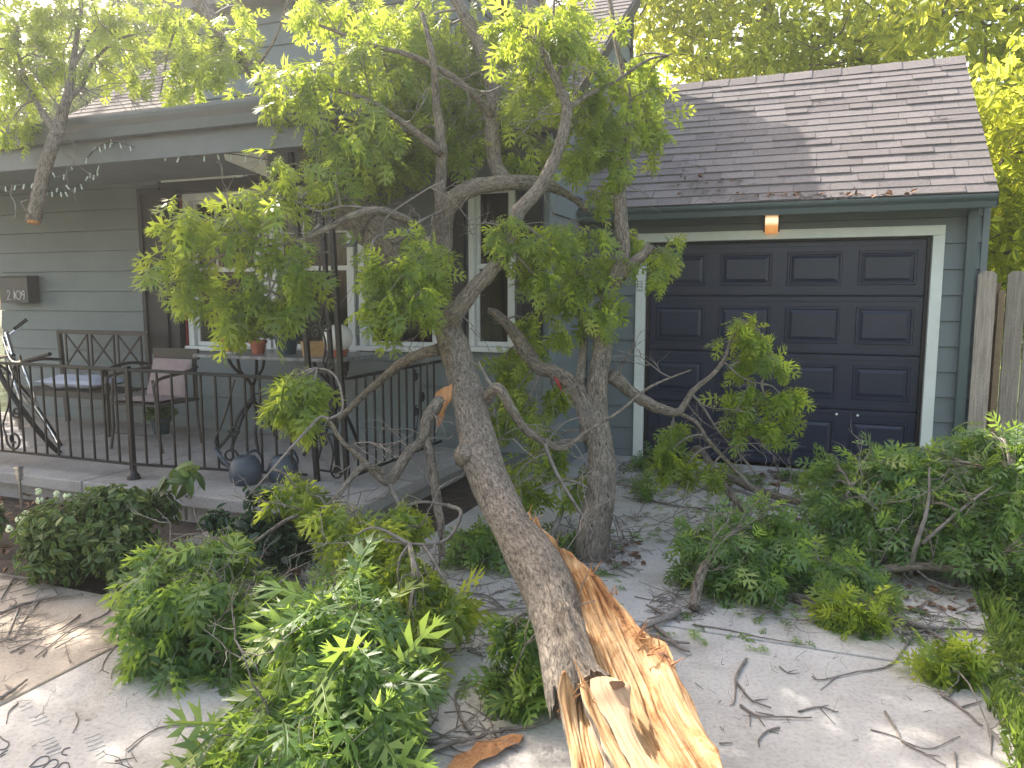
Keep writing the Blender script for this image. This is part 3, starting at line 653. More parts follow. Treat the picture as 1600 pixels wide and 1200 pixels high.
# railing
rl = thing('porch_railing', 'black iron porch railing with scrolls and thin balusters', 'railing', (-4.7, 4.22, PZ))
def scroll(mb, c, r, turns=1.4, flip=1, n=26, th=.009, ux=Vector((1, 0, 0)), a0=0., up=1):
    c = Vector(c); pts = []
    for i in range(n+1):
        t = i/n; a = a0+turns*2*math.pi*t; rr = r*(1-.78*t); pts.append(c+ux*(math.cos(a)*rr*flip)+Vector((0, 0, math.sin(a)*rr*up)))
    mb.tube(pts, th, 6)
A0, A1, A2 = Vector((-6.9, 4.20, 0)), Vector((-4.72, 4.22, 0)), Vector((-3.42, 4.60, 0)); B0, B1 = Vector((-3.08, 4.64, 0)), Vector((-3.08, HY-.06, 0))
def rail(a, b, zt0, zt1, zb0, zb1, nb, post=None):
    MB().bar(a+Vector((0, 0, zt0)), b+Vector((0, 0, zt1)), .034, .022).build('top_rail', M['black'], rl, bevel=.003)
    MB().bar(a+Vector((0, 0, zb0)), b+Vector((0, 0, zb1)), .028, .016).build('bottom_rail', M['black'], rl)
    for i in range(1, nb):
        t = i/nb; p = a.lerp(b, t); MB().bar(p+Vector((0, 0, zb0+(zb1-zb0)*t)), p+Vector((0, 0, zt0+(zt1-zt0)*t)), .013).build('baluster', M['black'], rl)
rail(A0, A1, 1.06, 1.045, .33, .325, 17); rail(A1, A2, 1.045, .985, .325, .27, 12); rail(B0, B1, 1.0, 1.005, .27, .27, 12)
for p in (A1,):
    MB().bar(p+Vector((0, 0, PZ)), p+Vector((0, 0, 1.07)), .034).build('post', M['black'], rl)
    MB().lathe([(.05, 0), (.045, .03), (.028, .05), (.02, .07)], p+Vector((0, 0, PZ)), 10).build('post_foot', M['black'], rl)
ux = (A2-A1).normalized(); cs = A1.lerp(A2, .50)
_ux0 = (A1-A0).normalized(); _cs = A0.lerp(A1, .38)
s_ = MB(); scroll(s_, _cs+_ux0*.10+Vector((0, -.012, .43)), .09, ux=_ux0, a0=math.pi*.9); s_.tube(smoothpts([_cs+_ux0*.02+Vector((0, -.012, .45)), _cs+_ux0*-.01+Vector((0, -.012, .55)), _cs+_ux0*.07+Vector((0, -.012, .72)), _cs+_ux0*.17+Vector((0, -.012, 1.0))], 8), .007, 6); scroll(s_, _cs+_ux0*.15+Vector((0, -.012, .66)), .05, ux=_ux0, a0=math.pi); s_.build('scroll', M['black'], rl)
s_ = MB(); scroll(s_, cs+ux*.10+Vector((0, -.012, .40)), .09, ux=ux, a0=math.pi*.9); s_.tube(smoothpts([cs+ux*.03+Vector((0, -.012, .42)), cs+ux*-.01+Vector((0, -.012, .52)), cs+ux*.07+Vector((0, -.012, .70)), cs+ux*.16+Vector((0, -.012, .98))], 8), .007, 6)
scroll(s_, cs+ux*.14+Vector((0, -.012, .60)), .045, ux=ux, a0=math.pi, flip=1); s_.build('scroll', M['black'], rl)
s_ = MB(); uy = Vector((0, 1, 0)); cc = B0.lerp(B1, .72)
for zz, f in ((.92, 1), (.72, -1), (.62, 1), (.42, -1)): scroll(s_, cc+Vector((.012, (-.06 if f > 0 else .04), zz)), .045, ux=uy, a0=math.pi*.5, flip=f)
s_.tube([cc+Vector((.012, .03, .95)), cc+Vector((.012, -.02, .60)), cc+Vector((.012, -.12, .30))], .006, 6); s_.build('scroll', M['black'], rl)
# ornamental corner column
cl = thing('corner_column', 'tall ornamental black iron corner column of the porch', 'column', (-3.2, 4.62, PZ))
U0, U1, U2 = Vector((-3.40, 4.67, 0)), Vector((-3.08, 4.62, 0)), Vector((-3.42, 5.0, 0))
MB().bar(U0+Vector((.02, 0, PZ)), U0+Vector((-.12, 0, 2.62)), .034).build('upright', M['black'], cl); MB().bar(U1+Vector((.0, 0, PZ)), U1+Vector((-.10, 0, 2.62)), .034).build('upright', M['black'], cl)
MB().bar(U2+Vector((0, 0, PZ)), U2+Vector((-.1, 0, 2.62)), .03).build('upright', M['black'], cl)
ud = (U1-U0).normalized()
for z in (.30, .58, 1.04, 1.9, 2.5): MB().bar(U0+Vector((.01-.05*z, 0, z)), U1+Vector((-.04*z, 0, z)), .014).build('cross_bar', M['black'], cl)
for i, z in enumerate((.42, .78, 1.22, 1.50, 1.80, 2.15)):
    s_ = MB(); c = U0.lerp(U1, .5)+Vector((.02-.05*z, 0, z)); h = .11
    scroll(s_, c+ud*-.06+Vector((0, 0, h)), .058, ux=ud, a0=0, th=.008); scroll(s_, c+ud*.06+Vector((0, 0, -h)), .058, ux=ud, a0=math.pi, th=.008)
    s_.tube(smoothpts([c+ud*-.002+Vector((0, 0, h+.02)), c+ud*.03+Vector((0, 0, .02)), c+ud*.0+Vector((0, 0, -h))], 6), .008, 6); s_.build('scroll', M['black'], cl)
# string lights under the porch eave
sg = thing('string_lights', 'string of small clear bulbs drooping under the porch eave', 'string lights', tuple(aty(100, 290, 4.42)))
path = smoothpts([list(aty(*q)) for q in ((-60, 300, 4.40), (0, 292, 4.42), (45, 287, 4.42), (80, 280, 4.45), (120, 262, 4.42), (150, 232, 4.40), (180, 222, 4.40), (230, 236, 4.42), (290, 246, 4.44), (350, 240, 4.46), (420, 250, 4.5))], 6)
c_ = MB(); c_.tube(path, .0035, 5); c_.build('cable', M['wire'], sg)
path2 = smoothpts([list(aty(*q)) for q in ((60, 292, 4.40), (85, 300, 4.5), (105, 298, 4.5), (130, 285, 4.5), (150, 270, 4.5), (160, 245, 4.45), (180, 222, 4.40))], 6)
c_ = MB(); c_.tube(path2, .0035, 5); c_.build('cable', M['wire'], sg)
for P_, st_ in ((path, 2), (path2, 2)):
    for i in range(1, len(P_)-1, st_):
        b_ = MB(); ax_ = Vector((random.uniform(-.5, .5), random.uniform(-.3, .3), -1 if random.random() < .8 else .4)).normalized()
        b_.lathe([(.003, 0), (.0055, .004), (.0055, .014), (.0035, .015), (.006, .02), (.0065, .035), (.001, .047)], P_[i], 8, axis=ax_); b_.build('bulb', M['bulb'], sg)

# ------------------------------------------------------------------ porch furniture
def fl(x, y): return Vector((x, y, PZ))
bn = thing('bench', 'brown metal bench with three crossed panels in its back', 'bench', (-7.0, 5.7, PZ))
bx0, bx1, by = -7.62, -6.32, 5.92
MB().box(bx0, bx1, by, by+.035, 1.18, 1.225).build('top_rail', M['bench'], bn, bevel=.004); MB().box(bx0, bx1, by, by+.03, .80, .83).build('lower_rail', M['bench'], bn)
for x in (bx0+.02, bx1-.02): MB().bar((x, by+.05, PZ), (x, by+.015, 1.21), .04).build('leg', M['bench'], bn)
for x in (bx0+.03, bx1-.03): 
    MB().bar((x, by-.50, PZ), (x, by-.50, .86), .035).build('leg', M['bench'], bn); MB().tube(smoothpts([(x, by, .90), (x, by-.25, .92), (x, by-.5, .87), (x, by-.54, .82)], 5), .016, 8).build('armrest', M['bench'], bn)
pw = (bx1-bx0-.16)/3
for i in range(3):
    a = bx0+.08+i*pw+.03; b = a+pw-.06; s_ = MB()
    s_.bar((a, by+.018, .83), (a, by+.018, 1.18), .016).bar((b, by+.018, .83), (b, by+.018, 1.18), .016).bar((a, by+.010, .84), (b, by+.010, 1.17), .014).bar((b, by+.026, .84), (a, by+.026, 1.17), .014); s_.build('crossed_panel', M['bench'], bn)
for j in range(9): MB().box(bx0+.03, bx1-.03, by-.50+j*.056, by-.50+j*.056+.044, .625, .643).build('seat_slat', M['bench'], bn)
MB().box(bx0+.02, bx1-.02, by-.53, by-.51, .58, .645).build('seat_rail', M['bench'], bn)
# folded cloth on the bench
def soft(name, x0, x1, y0, y1, z0, h, m, amp=.02, tilt=None, seed=0, n=22):
    vs = []; fs = []
    for top in (0, 1):
        for j in range(n+1):
            for i in range(n+1):
                u, v = i/n, j/n; e = (math.sin(math.pi*u)*math.sin(math.pi*v))**.35 if 0 < u < 1 and 0 < v < 1 else 0
                z = z0+h/2+(h/2*e*(1 if top else -1))+(amp*noise.noise(Vector((u*4+seed, v*4, top))) if 0 < u < 1 and 0 < v < 1 else 0)
                p = Vector((x0+(x1-x0)*u, y0+(y1-y0)*v, z)); 
                if tilt: p = tilt(p)
                vs.append(p)
    k = (n+1)**2
    for j in range(n):
        for i in range(n):
            a = j*(n+1)+i; fs += [(a+k, a+1+k, a+n+2+k, a+n+1+k), (a, a+n+1, a+n+2, a+1)]
    return MB().add(vs, fs).build(name, m, smooth=True)
cl_ = soft('folded_cloth', -7.40, -6.55, 5.45, 5.85, .645, .13, M['cloth'], .03); tag(cl_, 'crumpled pale blue cloth lying on the bench seat', 'cloth')
# metal armchair
ch = thing('armchair', 'brown iron armchair with pink striped cushion beside the bench', 'chair', (-5.55, 5.35, PZ))
cx, cy = -5.55, 5.25
for x, y, d_ in ((-.26, -.24, -.03), (.26, -.24, .03), (-.24, .26, -.02), (.24, .26, .02)):
    MB().tube(smoothpts([(cx+x+d_*1.5, cy+y, PZ), (cx+x, cy+y, PZ+.22), (cx+x, cy+y, .64), (cx+x-d_, cy+y+(.0 if y < 0 else .02), .86 if y < 0 else 1.10)], 4), .013, 8).build('leg', M['bench'], ch)
MB().box(cx-.27, cx+.27, cy-.25, cy+.26, .62, .64).build('seat', M['bench'], ch)
MB().box(cx-.27, cx+.27, cy+.26, cy+.29, 1.00, 1.10).build('back_rail', M['bench'], ch, bevel=.005)
for i in range(5): MB().bar((cx-.2+i*.1, cy+.27, .64), (cx-.2+i*.1, cy+.275, 1.0), .012).build('back_bar', M['bench'], ch)
for s1 in (-1, 1): MB().tube(smoothpts([(cx+s1*.25, cy+.27, .93), (cx+s1*.30, cy+.05, .90), (cx+s1*.30, cy-.22, .87), (cx+s1*.28, cy-.28, .80)], 5), .015, 8).build('armrest', M['bench'], ch)
MB().tube([(cx-.26, cy-.24, .36), (cx+.26, cy-.24, .36)], .008, 6).build('stretcher', M['bench'], ch)
q = soft('cushion', cx-.23, cx+.23, -.2, .18, -.05, .11, M['pink'], .02, tilt=lambda p: Vector((p.x, cy+.17+p.z*.95+p.y*.28, .84+p.y*.92)), seed=4); tag(q, 'pink cushion leaning on the back of the iron armchair', 'cushion')
ax0 = soft('chair_towel', cx-.24, cx+.2, cy-.2, cy+.1, .641, .035, M['pink'], .015, seed=9); tag(ax0, 'pink folded pad lying on the seat of the iron armchair', 'seat pad')
# small potted plant behind the chair
def pot(name, c, r, h, m, label, saucer=False, square=False):
    t = thing(name, label, 'plant pot', tuple(c)); b = MB(); c = Vector(c)
    if square: b.lathe([(r*1.15, 0), (r*1.4, h), (r*1.25, h), (r*1.2, h*.85), (.01, h*.85)], c, 4)
    else: b.lathe([(r*.68, 0), (r*.92, h*.76), (r*1.06, h*.77), (r*1.08, h), (r*.95, h), (r*.92, h*.88), (.01, h*.88)], c, 20)
    b.build('pot_body', m, t); MB().lathe([(r*.9, h*.86), (.01, h*.895)], c, 12).build('potting_soil', M['soil'], t)
    if saucer: MB().lathe([(r*.8, 0), (r*.95, .018), (r*.9, .02), (.01, .012)], c-Vector((0, 0, .0)), 20).build('saucer', M['white'], t)
    return t
t = pot('potted_plant', fl(-6.02, 5.75), .10, .17, M['bluepot'], 'small dark pot of green leaves behind the iron armchair'); lv = []
for i in range(40): a = rnd3(1); a[2] = abs(a[2])+.6; lv.append((np.array([-6.02, 5.75, .38])+rnd3(.05), a, rnd3(.5)+np.array([0, 0, .6]), random.uniform(.10, .2)))
leaves_out(t, lv, OVAL, M['leafh'], 40)
# tall table with stone top and iron trestles
TB0, TB1, TY0, TY1, TZ = -5.02, -3.52, 5.18, 5.95, 1.055
tb = thing('plant_table', 'iron trestle table with grey stone top under the window', 'table', (-4.3, 5.55, PZ))
MB().box(TB0, TB1, TY0, TY1, TZ, TZ+.028).build('table_top', M['stone'], tb, bevel=.004)
for x in (-4.72, -3.80):
    yc = 5.58; s_ = MB()
    for s1 in (-1, 1):
        s_.tube(smoothpts([(x, yc+s1*.32, PZ+.01), (x, yc+s1*.27, PZ+.10), (x, yc+s1*.14, PZ+.30), (x, yc+s1*.03, PZ+.40), (x, yc+s1*.018, PZ+.45)], 5), [.016]*21, 8)
        s_.tube(smoothpts([(x, yc+s1*.015, .78), (x, yc+s1*.06, .84), (x, yc+s1*.15, .92), (x, yc+s1*.18, 1.05)], 5), .014, 8)
        s_.tube(smoothpts([(x+s1*.02, yc, .80), (x+s1*.09, yc-.05, .88), (x+s1*.14, yc-.10, .97), (x+s1*.16, yc-.12, 1.05)], 5), .014, 8)
        s_.tube(smoothpts([(x+s1*.01, yc, .66), (x+s1*.10, yc-.08, .50), (x+s1*.13, yc-.14, .36), (x+s1*.22, yc-.22, PZ+.01)], 6), .015, 8)
    s_.tube([(x, yc, .64), (x, yc, .80)], .022, 8); s_.build('trestle', M['black'], tb)
s_ = MB(); s_.tube([(-4.72, 5.58, .70), (-3.80, 5.58, .70)], .009, 6); s_.build('stretcher', M['black'], tb)
tz = TZ+.028
pot('flower_pot', (-4.76, 5.38, tz), .085, .145, M['terracotta'], 'terracotta pot on the left end of the stone table', saucer=True)
pot('flower_pot', (-4.53, 5.45, tz), .075, .12, M['terracotta'], 'terracotta pot between the left pot and the blue pot')
pot('flower_pot', (-4.26, 5.5, tz), .11, .17, M['bluepot'], 'dark blue glazed pot in the middle of the stone table')
pot('flower_pot', (-3.88, 5.36, tz), .095, .125, M['tanpot'], 'square tan clay planter near the iron column', square=True)
pot('flower_pot', (-3.66, 5.40, tz), .085, .06, M['terracotta'], 'low terracotta dish holding the white globe')
o = MB().lathe([(.02, 0), (.08, .02), (.115, .07), (.125, .125), (.105, .185), (.06, .22), (.045, .225), (.04, .21)], (-3.66, 5.40, tz+.045), 28).build('globe_vase', M['globe'], smooth=True); tag(o, 'round white ceramic globe vase behind the iron column', 'vase')
for (px_, hgt) in ((-4.76, .25), (-4.53, .3), (-4.26, .35)):
    t = thing('pot_plant', {-4.76: 'leafy green plant growing in the leftmost terracotta pot', -4.53: 'leafy green plant in the second terracotta pot', -4.26: 'tall leafy plant growing in the blue pot'}[px_], 'plant', (px_, 5.45, tz+.12)); lv = []; tw = MB()
    for i in range(16):
        a = np.array([px_, 5.45, tz+.11]); b = a+np.array([random.uniform(-.14, .14), random.uniform(-.1, .1), random.uniform(.5, 1)*hgt]); leafy_twig(a, b, tw, lv, 7, .07, .0, .002, .2)
    tw.build('stem', M['twig'], t); leaves_out(t, lv, OVAL, M['leafh'], 60)
# watering can and bucket by the railing
def can(c, s, label, nm='watering_can', spout=True):
    t = thing(nm, label, nm.replace('_', ' '), tuple(c)); c = Vector(c)
    MB().lathe([(.085*s, 0), (.11*s, .03*s), (.12*s, .10*s), (.10*s, .17*s), (.07*s, .205*s), (.05*s, .21*s), (.045*s, .20*s), (.01, .19*s)], c, 24).build('body', M['can'], t, smooth=True)
    MB().tube(smoothpts([c+Vector((.0, .11*s, .05*s)), c+Vector((.0, .19*s, .12*s)), c+Vector((0, .13*s, .22*s)), c+Vector((0, .03*s, .225*s))], 6), .010*s, 8).build('handle', M['can'], t, smooth=True)
    if spout: MB().tube([c+Vector((-.09*s, 0, .07*s)), c+Vector((-.17*s, -.02*s, .15*s)), c+Vector((-.26*s, -.03*s, .25*s))], [.022*s, .014*s, .012*s], 10).build('spout', M['can'], t, smooth=True)
can(fl(-3.83, 4.42), 1.0, 'blue grey watering can standing by the porch railing'); can(fl(-3.62, 4.58), .95, 'blue grey jug standing right of the watering can', 'jug', False)
# path lights
for (px_, py_, lab, h_) in ((34, 795, 'steel stake light at the far left of the garden bed', .33), (291, 812, 'steel stake light between the bush and the rose', .27)):
    p = atz(px_, py_, 0); p = Vector(p); t = thing('path_light', lab, 'path light', tuple(p), 'steel stake lights in the garden bed')
    MB().tube([p, p+Vector((0, 0, h_-.10))], .011, 8).build('stake', M['steel'], t)
    MB().lathe([(.018, 0), (.026, .004), (.026, .03), (.030, .032), (.030, .055), (.026, .057), (.026, .085), (.034, .09), (.034, .098), (.005, .105)], p+Vector((0, 0, h_-.11)), 16).build('lamp_head', M['steel'], t)
# bicycle leaning at the left end of the porch
bk = thing('bicycle', 'black bicycle with chrome fork leaning at the left porch railing', 'bicycle', tuple(aty(80, 705, 4.6)))
wb = aty(84, 700, 4.62); wt = aty(14, 585, 4.75); wc = Vector((wb+wt)/2); Rw = (Vector(wt)-Vector(wb)).length/2; axw = (Vector(wt)-Vector(wb)).normalized(); sd_ = Vector((-.30, 1, .1)); sd_ = (sd_-axw*sd_.dot(axw)).normalized()
def ring(mb, c, r, u, v, th, n=40, k=8): mb.tube([c+u*math.cos(2*math.pi*i/n)*r+v*math.sin(2*math.pi*i/n)*r for i in range(n+1)], th, k, cap=False)
vw_ = Vector(ray(50, 640))+Vector(RT)*.16; sd2 = (vw_-axw*vw_.dot(axw)).normalized()
fw_ = bpy.data.objects.new('front_wheel', None); COL.objects.link(fw_); fw_.parent = bk
m_ = MB(); ring(m_, wc, Rw, axw, sd2, .022); m_.build('tyre', M['rubber'], fw_, smooth=True); m_ = MB(); ring(m_, wc, Rw-.03, axw, sd2, .010); m_.build('rim', M['chrome'], fw_, smooth=True)
m_ = MB()
for i in range(20): a = 2*math.pi*i/20; m_.tube([wc, wc+(axw*math.cos(a)+sd2*math.sin(a))*(Rw-.03)], .0015, 4)
m_.build('spoke', M['chrome'], fw_)
hd = Vector(aty(22, 560, 4.75)); nw_ = axw.cross(sd2).normalized()
for s1 in (-1, 1): MB().tube([hd+nw_*.05*s1, wc+nw_*.06*s1], .013, 8).build('fork_blade', M['chrome'], bk, smooth=True)
MB().tube([hd, Vector(aty(10, 520, 4.85))], .018, 8).build('stem', M['chrome'], bk)
h1, h0, h2 = Vector(aty(42, 499, 5.0)), Vector(aty(5, 527, 4.85)), Vector(aty(78, 553, 4.5))
MB().tube(smoothpts([h1, h1.lerp(h0, .6)+Vector((0, 0, -.02)), h0], 5), .011, 8).build('handlebar', M['chrome'], bk); MB().tube([h1, h1.lerp(h0, .55)], .017, 10).build('grip', M['rubber'], bk)
MB().tube(smoothpts([h0, Vector(aty(18, 562, 4.7)), Vector(aty(34, 566, 4.6))], 5), .011, 8).build('handlebar', M['chrome'], bk); MB().tube([Vector(aty(34, 566, 4.6)), h2], .017, 10).build('grip', M['rubber'], bk)
rw = Vector((-8.7, 5.6, PZ+.33)); sw_ = Vector((-8.2, 5.4, 1.05)); bbk = Vector((-8.0, 5.3, .50))
m_ = MB(); ring(m_, rw, .31, Vector((0, 0, 1)), Vector((1, .1, 0)), .022); m_.build('rear_wheel', M['rubber'], bk, smooth=True)
for a, b in ((hd, bbk), (hd+Vector((0, 0, .03)), sw_-Vector((0, 0, .15))), (sw_, bbk), (rw, bbk), (rw, sw_-Vector((0, 0, .2)))): MB().tube([a, b], .016, 8).build('frame_tube', M['black'], bk)
MB().lathe([(.01, 0), (.09, .01), (.07, .05), (.01, .06)], sw_, 12).build('saddle', M['rubber'], bk)
# yellow-green hose along the railing is a broken pale twig: see twigs
# ------------------------------------------------------------------ fence
fn = thing('picket_fence', 'weathered cedar picket fence right of the garage corner', 'fence', (2.0, 7.6, 0))
x = 1.30
for i in range(14):
    w_ = .135; yy = 7.27 if i == 0 else 7.5
    if i == 1: x = 1.50
    zt = 1.79+random.uniform(-.02, .02) if i != 1 else 1.64
    pk = MB(); c = .03; pr = [(x, -.02), (x+w_, -.02), (x+w_, zt-c), (x+w_-c, zt), (x+c, zt), (x, zt-c)]
    if i == 1: pr = [(x, -.02), (x+.05, -.02), (x+.05, zt-.02), (x+.04, zt), (x+.01, zt), (x, zt-.02)]
    pk.add([(a, yy, b) for a, b in pr]+[(a, yy+.02, b) for a, b in pr], [tuple(range(6)), tuple(range(11, 5, -1))]+[(k, k+6, (k+1) % 6+6, (k+1) % 6) for k in range(6)])
    pk.build('picket', M['fence2'] if i == 1 else M['fence'], fn, bevel=.002); x += (.185 if i == 0 else (.058 if i == 1 else w_+random.uniform(.004, .012)))
for z in (.35, 1.35): MB().box(1.42, 3.6, 7.525, 7.57, z, z+.09).build('fence_rail', M['fence2'], fn)
MB().box(1.44, 1.53, 7.58, 7.67, 0, 1.7).build('fence_post', M['fence2'], fn)

# ================================================================== trees and branches
def slabmesh(rows, m_front, m_back, name, parent, thick=.06, conc=.12, rough=.012, nu=44, k=10, lip=.0, seed=0, label=None):
    """torn wood: rows of (lx,ly,rx,ry,depth_l,depth_r) photo coordinates down its length, a hollow fibrous face and bark behind"""
    P = smoothpts(rows, k); n = len(P); V = []; A = []; s = 0; prev = None; Bk = []
    for j, p in enumerate(P):
        a = np.array(at(p[0], p[1], p[4])); b = np.array(at(p[2], p[3], p[5])); c = (a+b)/2
        if prev is not None: s += np.linalg.norm(c-prev)
        prev = c; w = np.linalg.norm(b-a); ac = (b-a)/w
        j2 = min(j+1, n-1); q = P[j2] if j2 != j else P[j-1]; c2 = (np.array(at(q[0], q[1], q[4]))+np.array(at(q[2], q[3], q[5])))/2
        al = (c2-c) if j2 != j else (c-c2); al = al/np.linalg.norm(al); nr = np.cross(ac, al); nr /= np.linalg.norm(nr)
        if nr @ (CC-c) < 0: nr = -nr
        for i in range(nu+1):
            u = i/nu; x = u*w
            f = noise.noise(Vector((u*w*55+seed, s*1.1, seed))); g = noise.noise(Vector((u*w*130+seed, s*2.4, 3+seed))); h = noise.noise(Vector((u*4, s*3.5, seed+9)))
            e = math.sin(math.pi*u)**.6 if 0 < u < 1 else 0
            z = -conc*w*math.sin(math.pi*u)+rough*(1.6*f+.9*g+1.3*h)*(.35+.65*e)+lip*w*math.exp(-((u-.93)/.07)**2)
            jag = noise.noise(Vector((s*14, seed, 2.5)))*.012*(1 if i == nu else (-1 if i == 0 else 0))
            V.append(a+ac*(x+jag)+nr*z); A.append((x, z, s))
            Bk.append(a+ac*(x+jag)+nr*(-conc*w*math.sin(math.pi*u)-thick*(.15+.85*e)))
    N_ = len(V); f = []; mi = []
    for j in range(n-1):
        for i in range(nu):
            q = j*(nu+1)+i; f.append((q, q+1, q+nu+2, q+nu+1)); mi.append(0); f.append((q+N_, q+nu+1+N_, q+nu+2+N_, q+1+N_)); mi.append(1)
        for i in (0, nu):
            q = j*(nu+1)+i; r_ = q+nu+1; f.append((q, r_, r_+N_, q+N_) if i == 0 else (q, q+N_, r_+N_, r_)); mi.append(1)
    for j in (0, n-1):
        for i in range(nu): q = j*(nu+1)+i; f.append((q, q+N_, q+1+N_, q+1)); mi.append(0)
    mb = MB(); mb.v = [tuple(v) for v in V]+[tuple(v) for v in Bk]; mb.f = f; mb.a = A+A; mb.m = mi
    o = mb.build(name, [m_front, m_back], parent, smooth=True, label=label); return o

# ---- the fallen, splintered oak
T1 = thing('fallen_tree', 'split oak trunk leaning from the driveway onto the porch corner', 'tree', tuple(atz(1010, 1290, 0)))
TR = [(640, 385, 5.75, .150), (668, 440, 5.35, .152), (692, 497, 4.95, .102), (710, 545, 4.75, .106), (728, 605, 4.55, .110), (742, 670, 4.25, .113), (754, 722, 4.02, .120), (776, 775, 3.80, .110), (801, 825, 3.50, .106), (836, 880, 3.22, .116), (862, 935, 2.98, .112), (874, 985, 2.80, .096), (880, 1035, 2.62, .084), (884, 1085, 2.48, .070), (886, 1112, 2.42, .056)]
mb = MB(); P = smoothpts([list(at(c[0], c[1], c[2]))+[c[3]*(.88 if c[1] < 850 else .95)] for c in TR], 18)
mb.tube([p[:3] for p in P], [float(p[3]) for p in P], 72, disp=barkdisp(.11)); _n = 72; _R = len(P)
for j in range(_R-22, _R):
    for k_ in range(_n):
        i_ = j*_n+k_; w_ = (j-(_R-22))/22; v_ = Vector(mb.v[i_]); ax_ = Vector(P[-1][:3]-P[-20][:3]).normalized()
        mb.v[i_] = tuple(v_-ax_*w_*(.03+.08*noise.noise(Vector((k_*.28, 3.3, .5)))+.05*noise.noise(Vector((k_*1.1, 7, .5)))))
mb.build('trunk', M['bark'], T1, smooth=True)
skA = [p[:3] for p in P[:90]]
mb = MB()
for (px_, py_, dd, rr) in ((730, 714, 3.98, .065),):   # bark burls
    c = at(px_, py_, dd); pts = [c+FW*.10, c+FW*.02, c-FW*.035, c-FW*.06]
    mb.tube(pts, [rr*1.3, rr*1.05, rr*.6, rr*.1], 20, disp=barkdisp(.35))
mb.build('burl', M['bark'], T1, smooth=True)
slabmesh([(826, 800, 836, 812, 3.46, 3.46), (838, 850, 872, 850, 3.28, 3.24), (852, 895, 925, 892, 3.06, 3.0), (866, 935, 962, 938, 2.9, 2.82), (880, 985, 1004, 986, 2.68, 2.62), (890, 1020, 1044, 1012, 2.56, 2.52), (905, 1060, 1062, 1060, 2.44, 2.38), (915, 1100, 1084, 1104, 2.32, 2.26), (935, 1150, 1108, 1152, 2.2, 2.13), (958, 1200, 1132, 1204, 2.08, 2.0), (985, 1270, 1168, 1275, 1.94, 1.86), (1005, 1330, 1190, 1335, 1.84, 1.77)],
         M['wood'], M['bark'], 'torn_wood', T1, thick=.13, conc=.16, rough=.022, nu=70, k=14, lip=.06, seed=1, label='pale orange splintered inner wood of the split trunk')
slabmesh([(860, 925, 872, 925, 3.0, 2.98), (868, 960, 905, 962, 2.72, 2.7), (880, 1000, 922, 1000, 2.6, 2.58), (897, 1040, 935, 1038, 2.5, 2.48), (912, 1060, 952, 1056, 2.44, 2.42)], M['bark'], M['bark'], 'bark_flap', T1, thick=.05, conc=-.25, rough=.014, nu=26, seed=5)
slabmesh([(921, 1062, 962, 1060, 2.36, 2.36), (926, 1085, 985, 1072, 2.31, 2.32), (938, 1110, 984, 1100, 2.26, 2.27), (955, 1140, 990, 1135, 2.18, 2.18), (972, 1175, 1005, 1170, 2.10, 2.10), (990, 1210, 1035, 1205, 2.02, 2.0), (1010, 1270, 1062, 1270, 1.9, 1.9)], M['smooth'], M['bark'], 'splinter', T1, thick=.03, conc=-.14, rough=.004, nu=30, seed=8, label='smooth tan strip of bared wood with a knot hole')
kh = MB(); pts_ = []
for k_ in range(20):
    a_ = 2*math.pi*k_/20; r_ = 1+.3*noise.noise(Vector((math.cos(a_)*1.5, math.sin(a_)*1.5, 2))); pts_.append(at(964+12*r_*math.cos(a_), 1071+7*r_*math.sin(a_)-4*math.cos(a_)**2, 2.298))
c_ = at(967, 1071, 2.40); kh.add(pts_+[c_], [(i, (i+1) % 20, 20) for i in range(20)]); kh.add([p-FW*.001 for p in pts_], [tuple(range(20))])
kh.build('knot_hole', M['deadleaf'], T1)
for i, rows in enumerate(([(878, 1050, 884, 1049, 2.43, 2.43), (872, 1085, 900, 1088, 2.41, 2.41), (881, 1130, 905, 1140, 2.34, 2.34), (890, 1180, 914, 1178, 2.24, 2.24), (896, 1220, 925, 1218, 2.15, 2.15), (905, 1290, 940, 1285, 2.0, 2.0)],
                         [(896, 1075, 908, 1070, 2.46, 2.46), (903, 1120, 920, 1120, 2.38, 2.38), (908, 1160, 932, 1155, 2.27, 2.27), (918, 1205, 948, 1200, 2.17, 2.17), (930, 1290, 966, 1280, 2.0, 2.0)],
                         [(908, 1085, 918, 1085, 2.44, 2.44), (918, 1120, 940, 1115, 2.36, 2.36), (930, 1160, 966, 1150, 2.26, 2.26), (945, 1205, 990, 1195, 2.15, 2.15), (965, 1290, 1015, 1280, 1.98, 1.98)])):
    slabmesh(rows, (M['wood'], M['wood'], M['greywood'])[i], M['bark'], 'splinter', T1, thick=.035, conc=-.08, rough=.009, nu=20, seed=20+i)
slabmesh([(828, 958, 831, 957, 2.95, 2.95), (833, 980, 843, 980, 2.86, 2.86), (842, 1005, 851, 1004, 2.80, 2.80), (849, 1030, 853, 1030, 2.74, 2.74)], M['orange'], M['bark'], 'splinter', T1, thick=.012, conc=0, rough=.003, nu=8, seed=31)
slabmesh([(897, 990, 900, 990, 2.66, 2.66), (900, 1015, 908, 1015, 2.58, 2.58), (901, 1040, 910, 1042, 2.52, 2.52), (903, 1075, 911, 1078, 2.45, 2.45), (893, 1105, 899, 1110, 2.40, 2.40)], M['orange'], M['bark'], 'splinter', T1, thick=.012, conc=0, rough=.003, nu=8, seed=32)
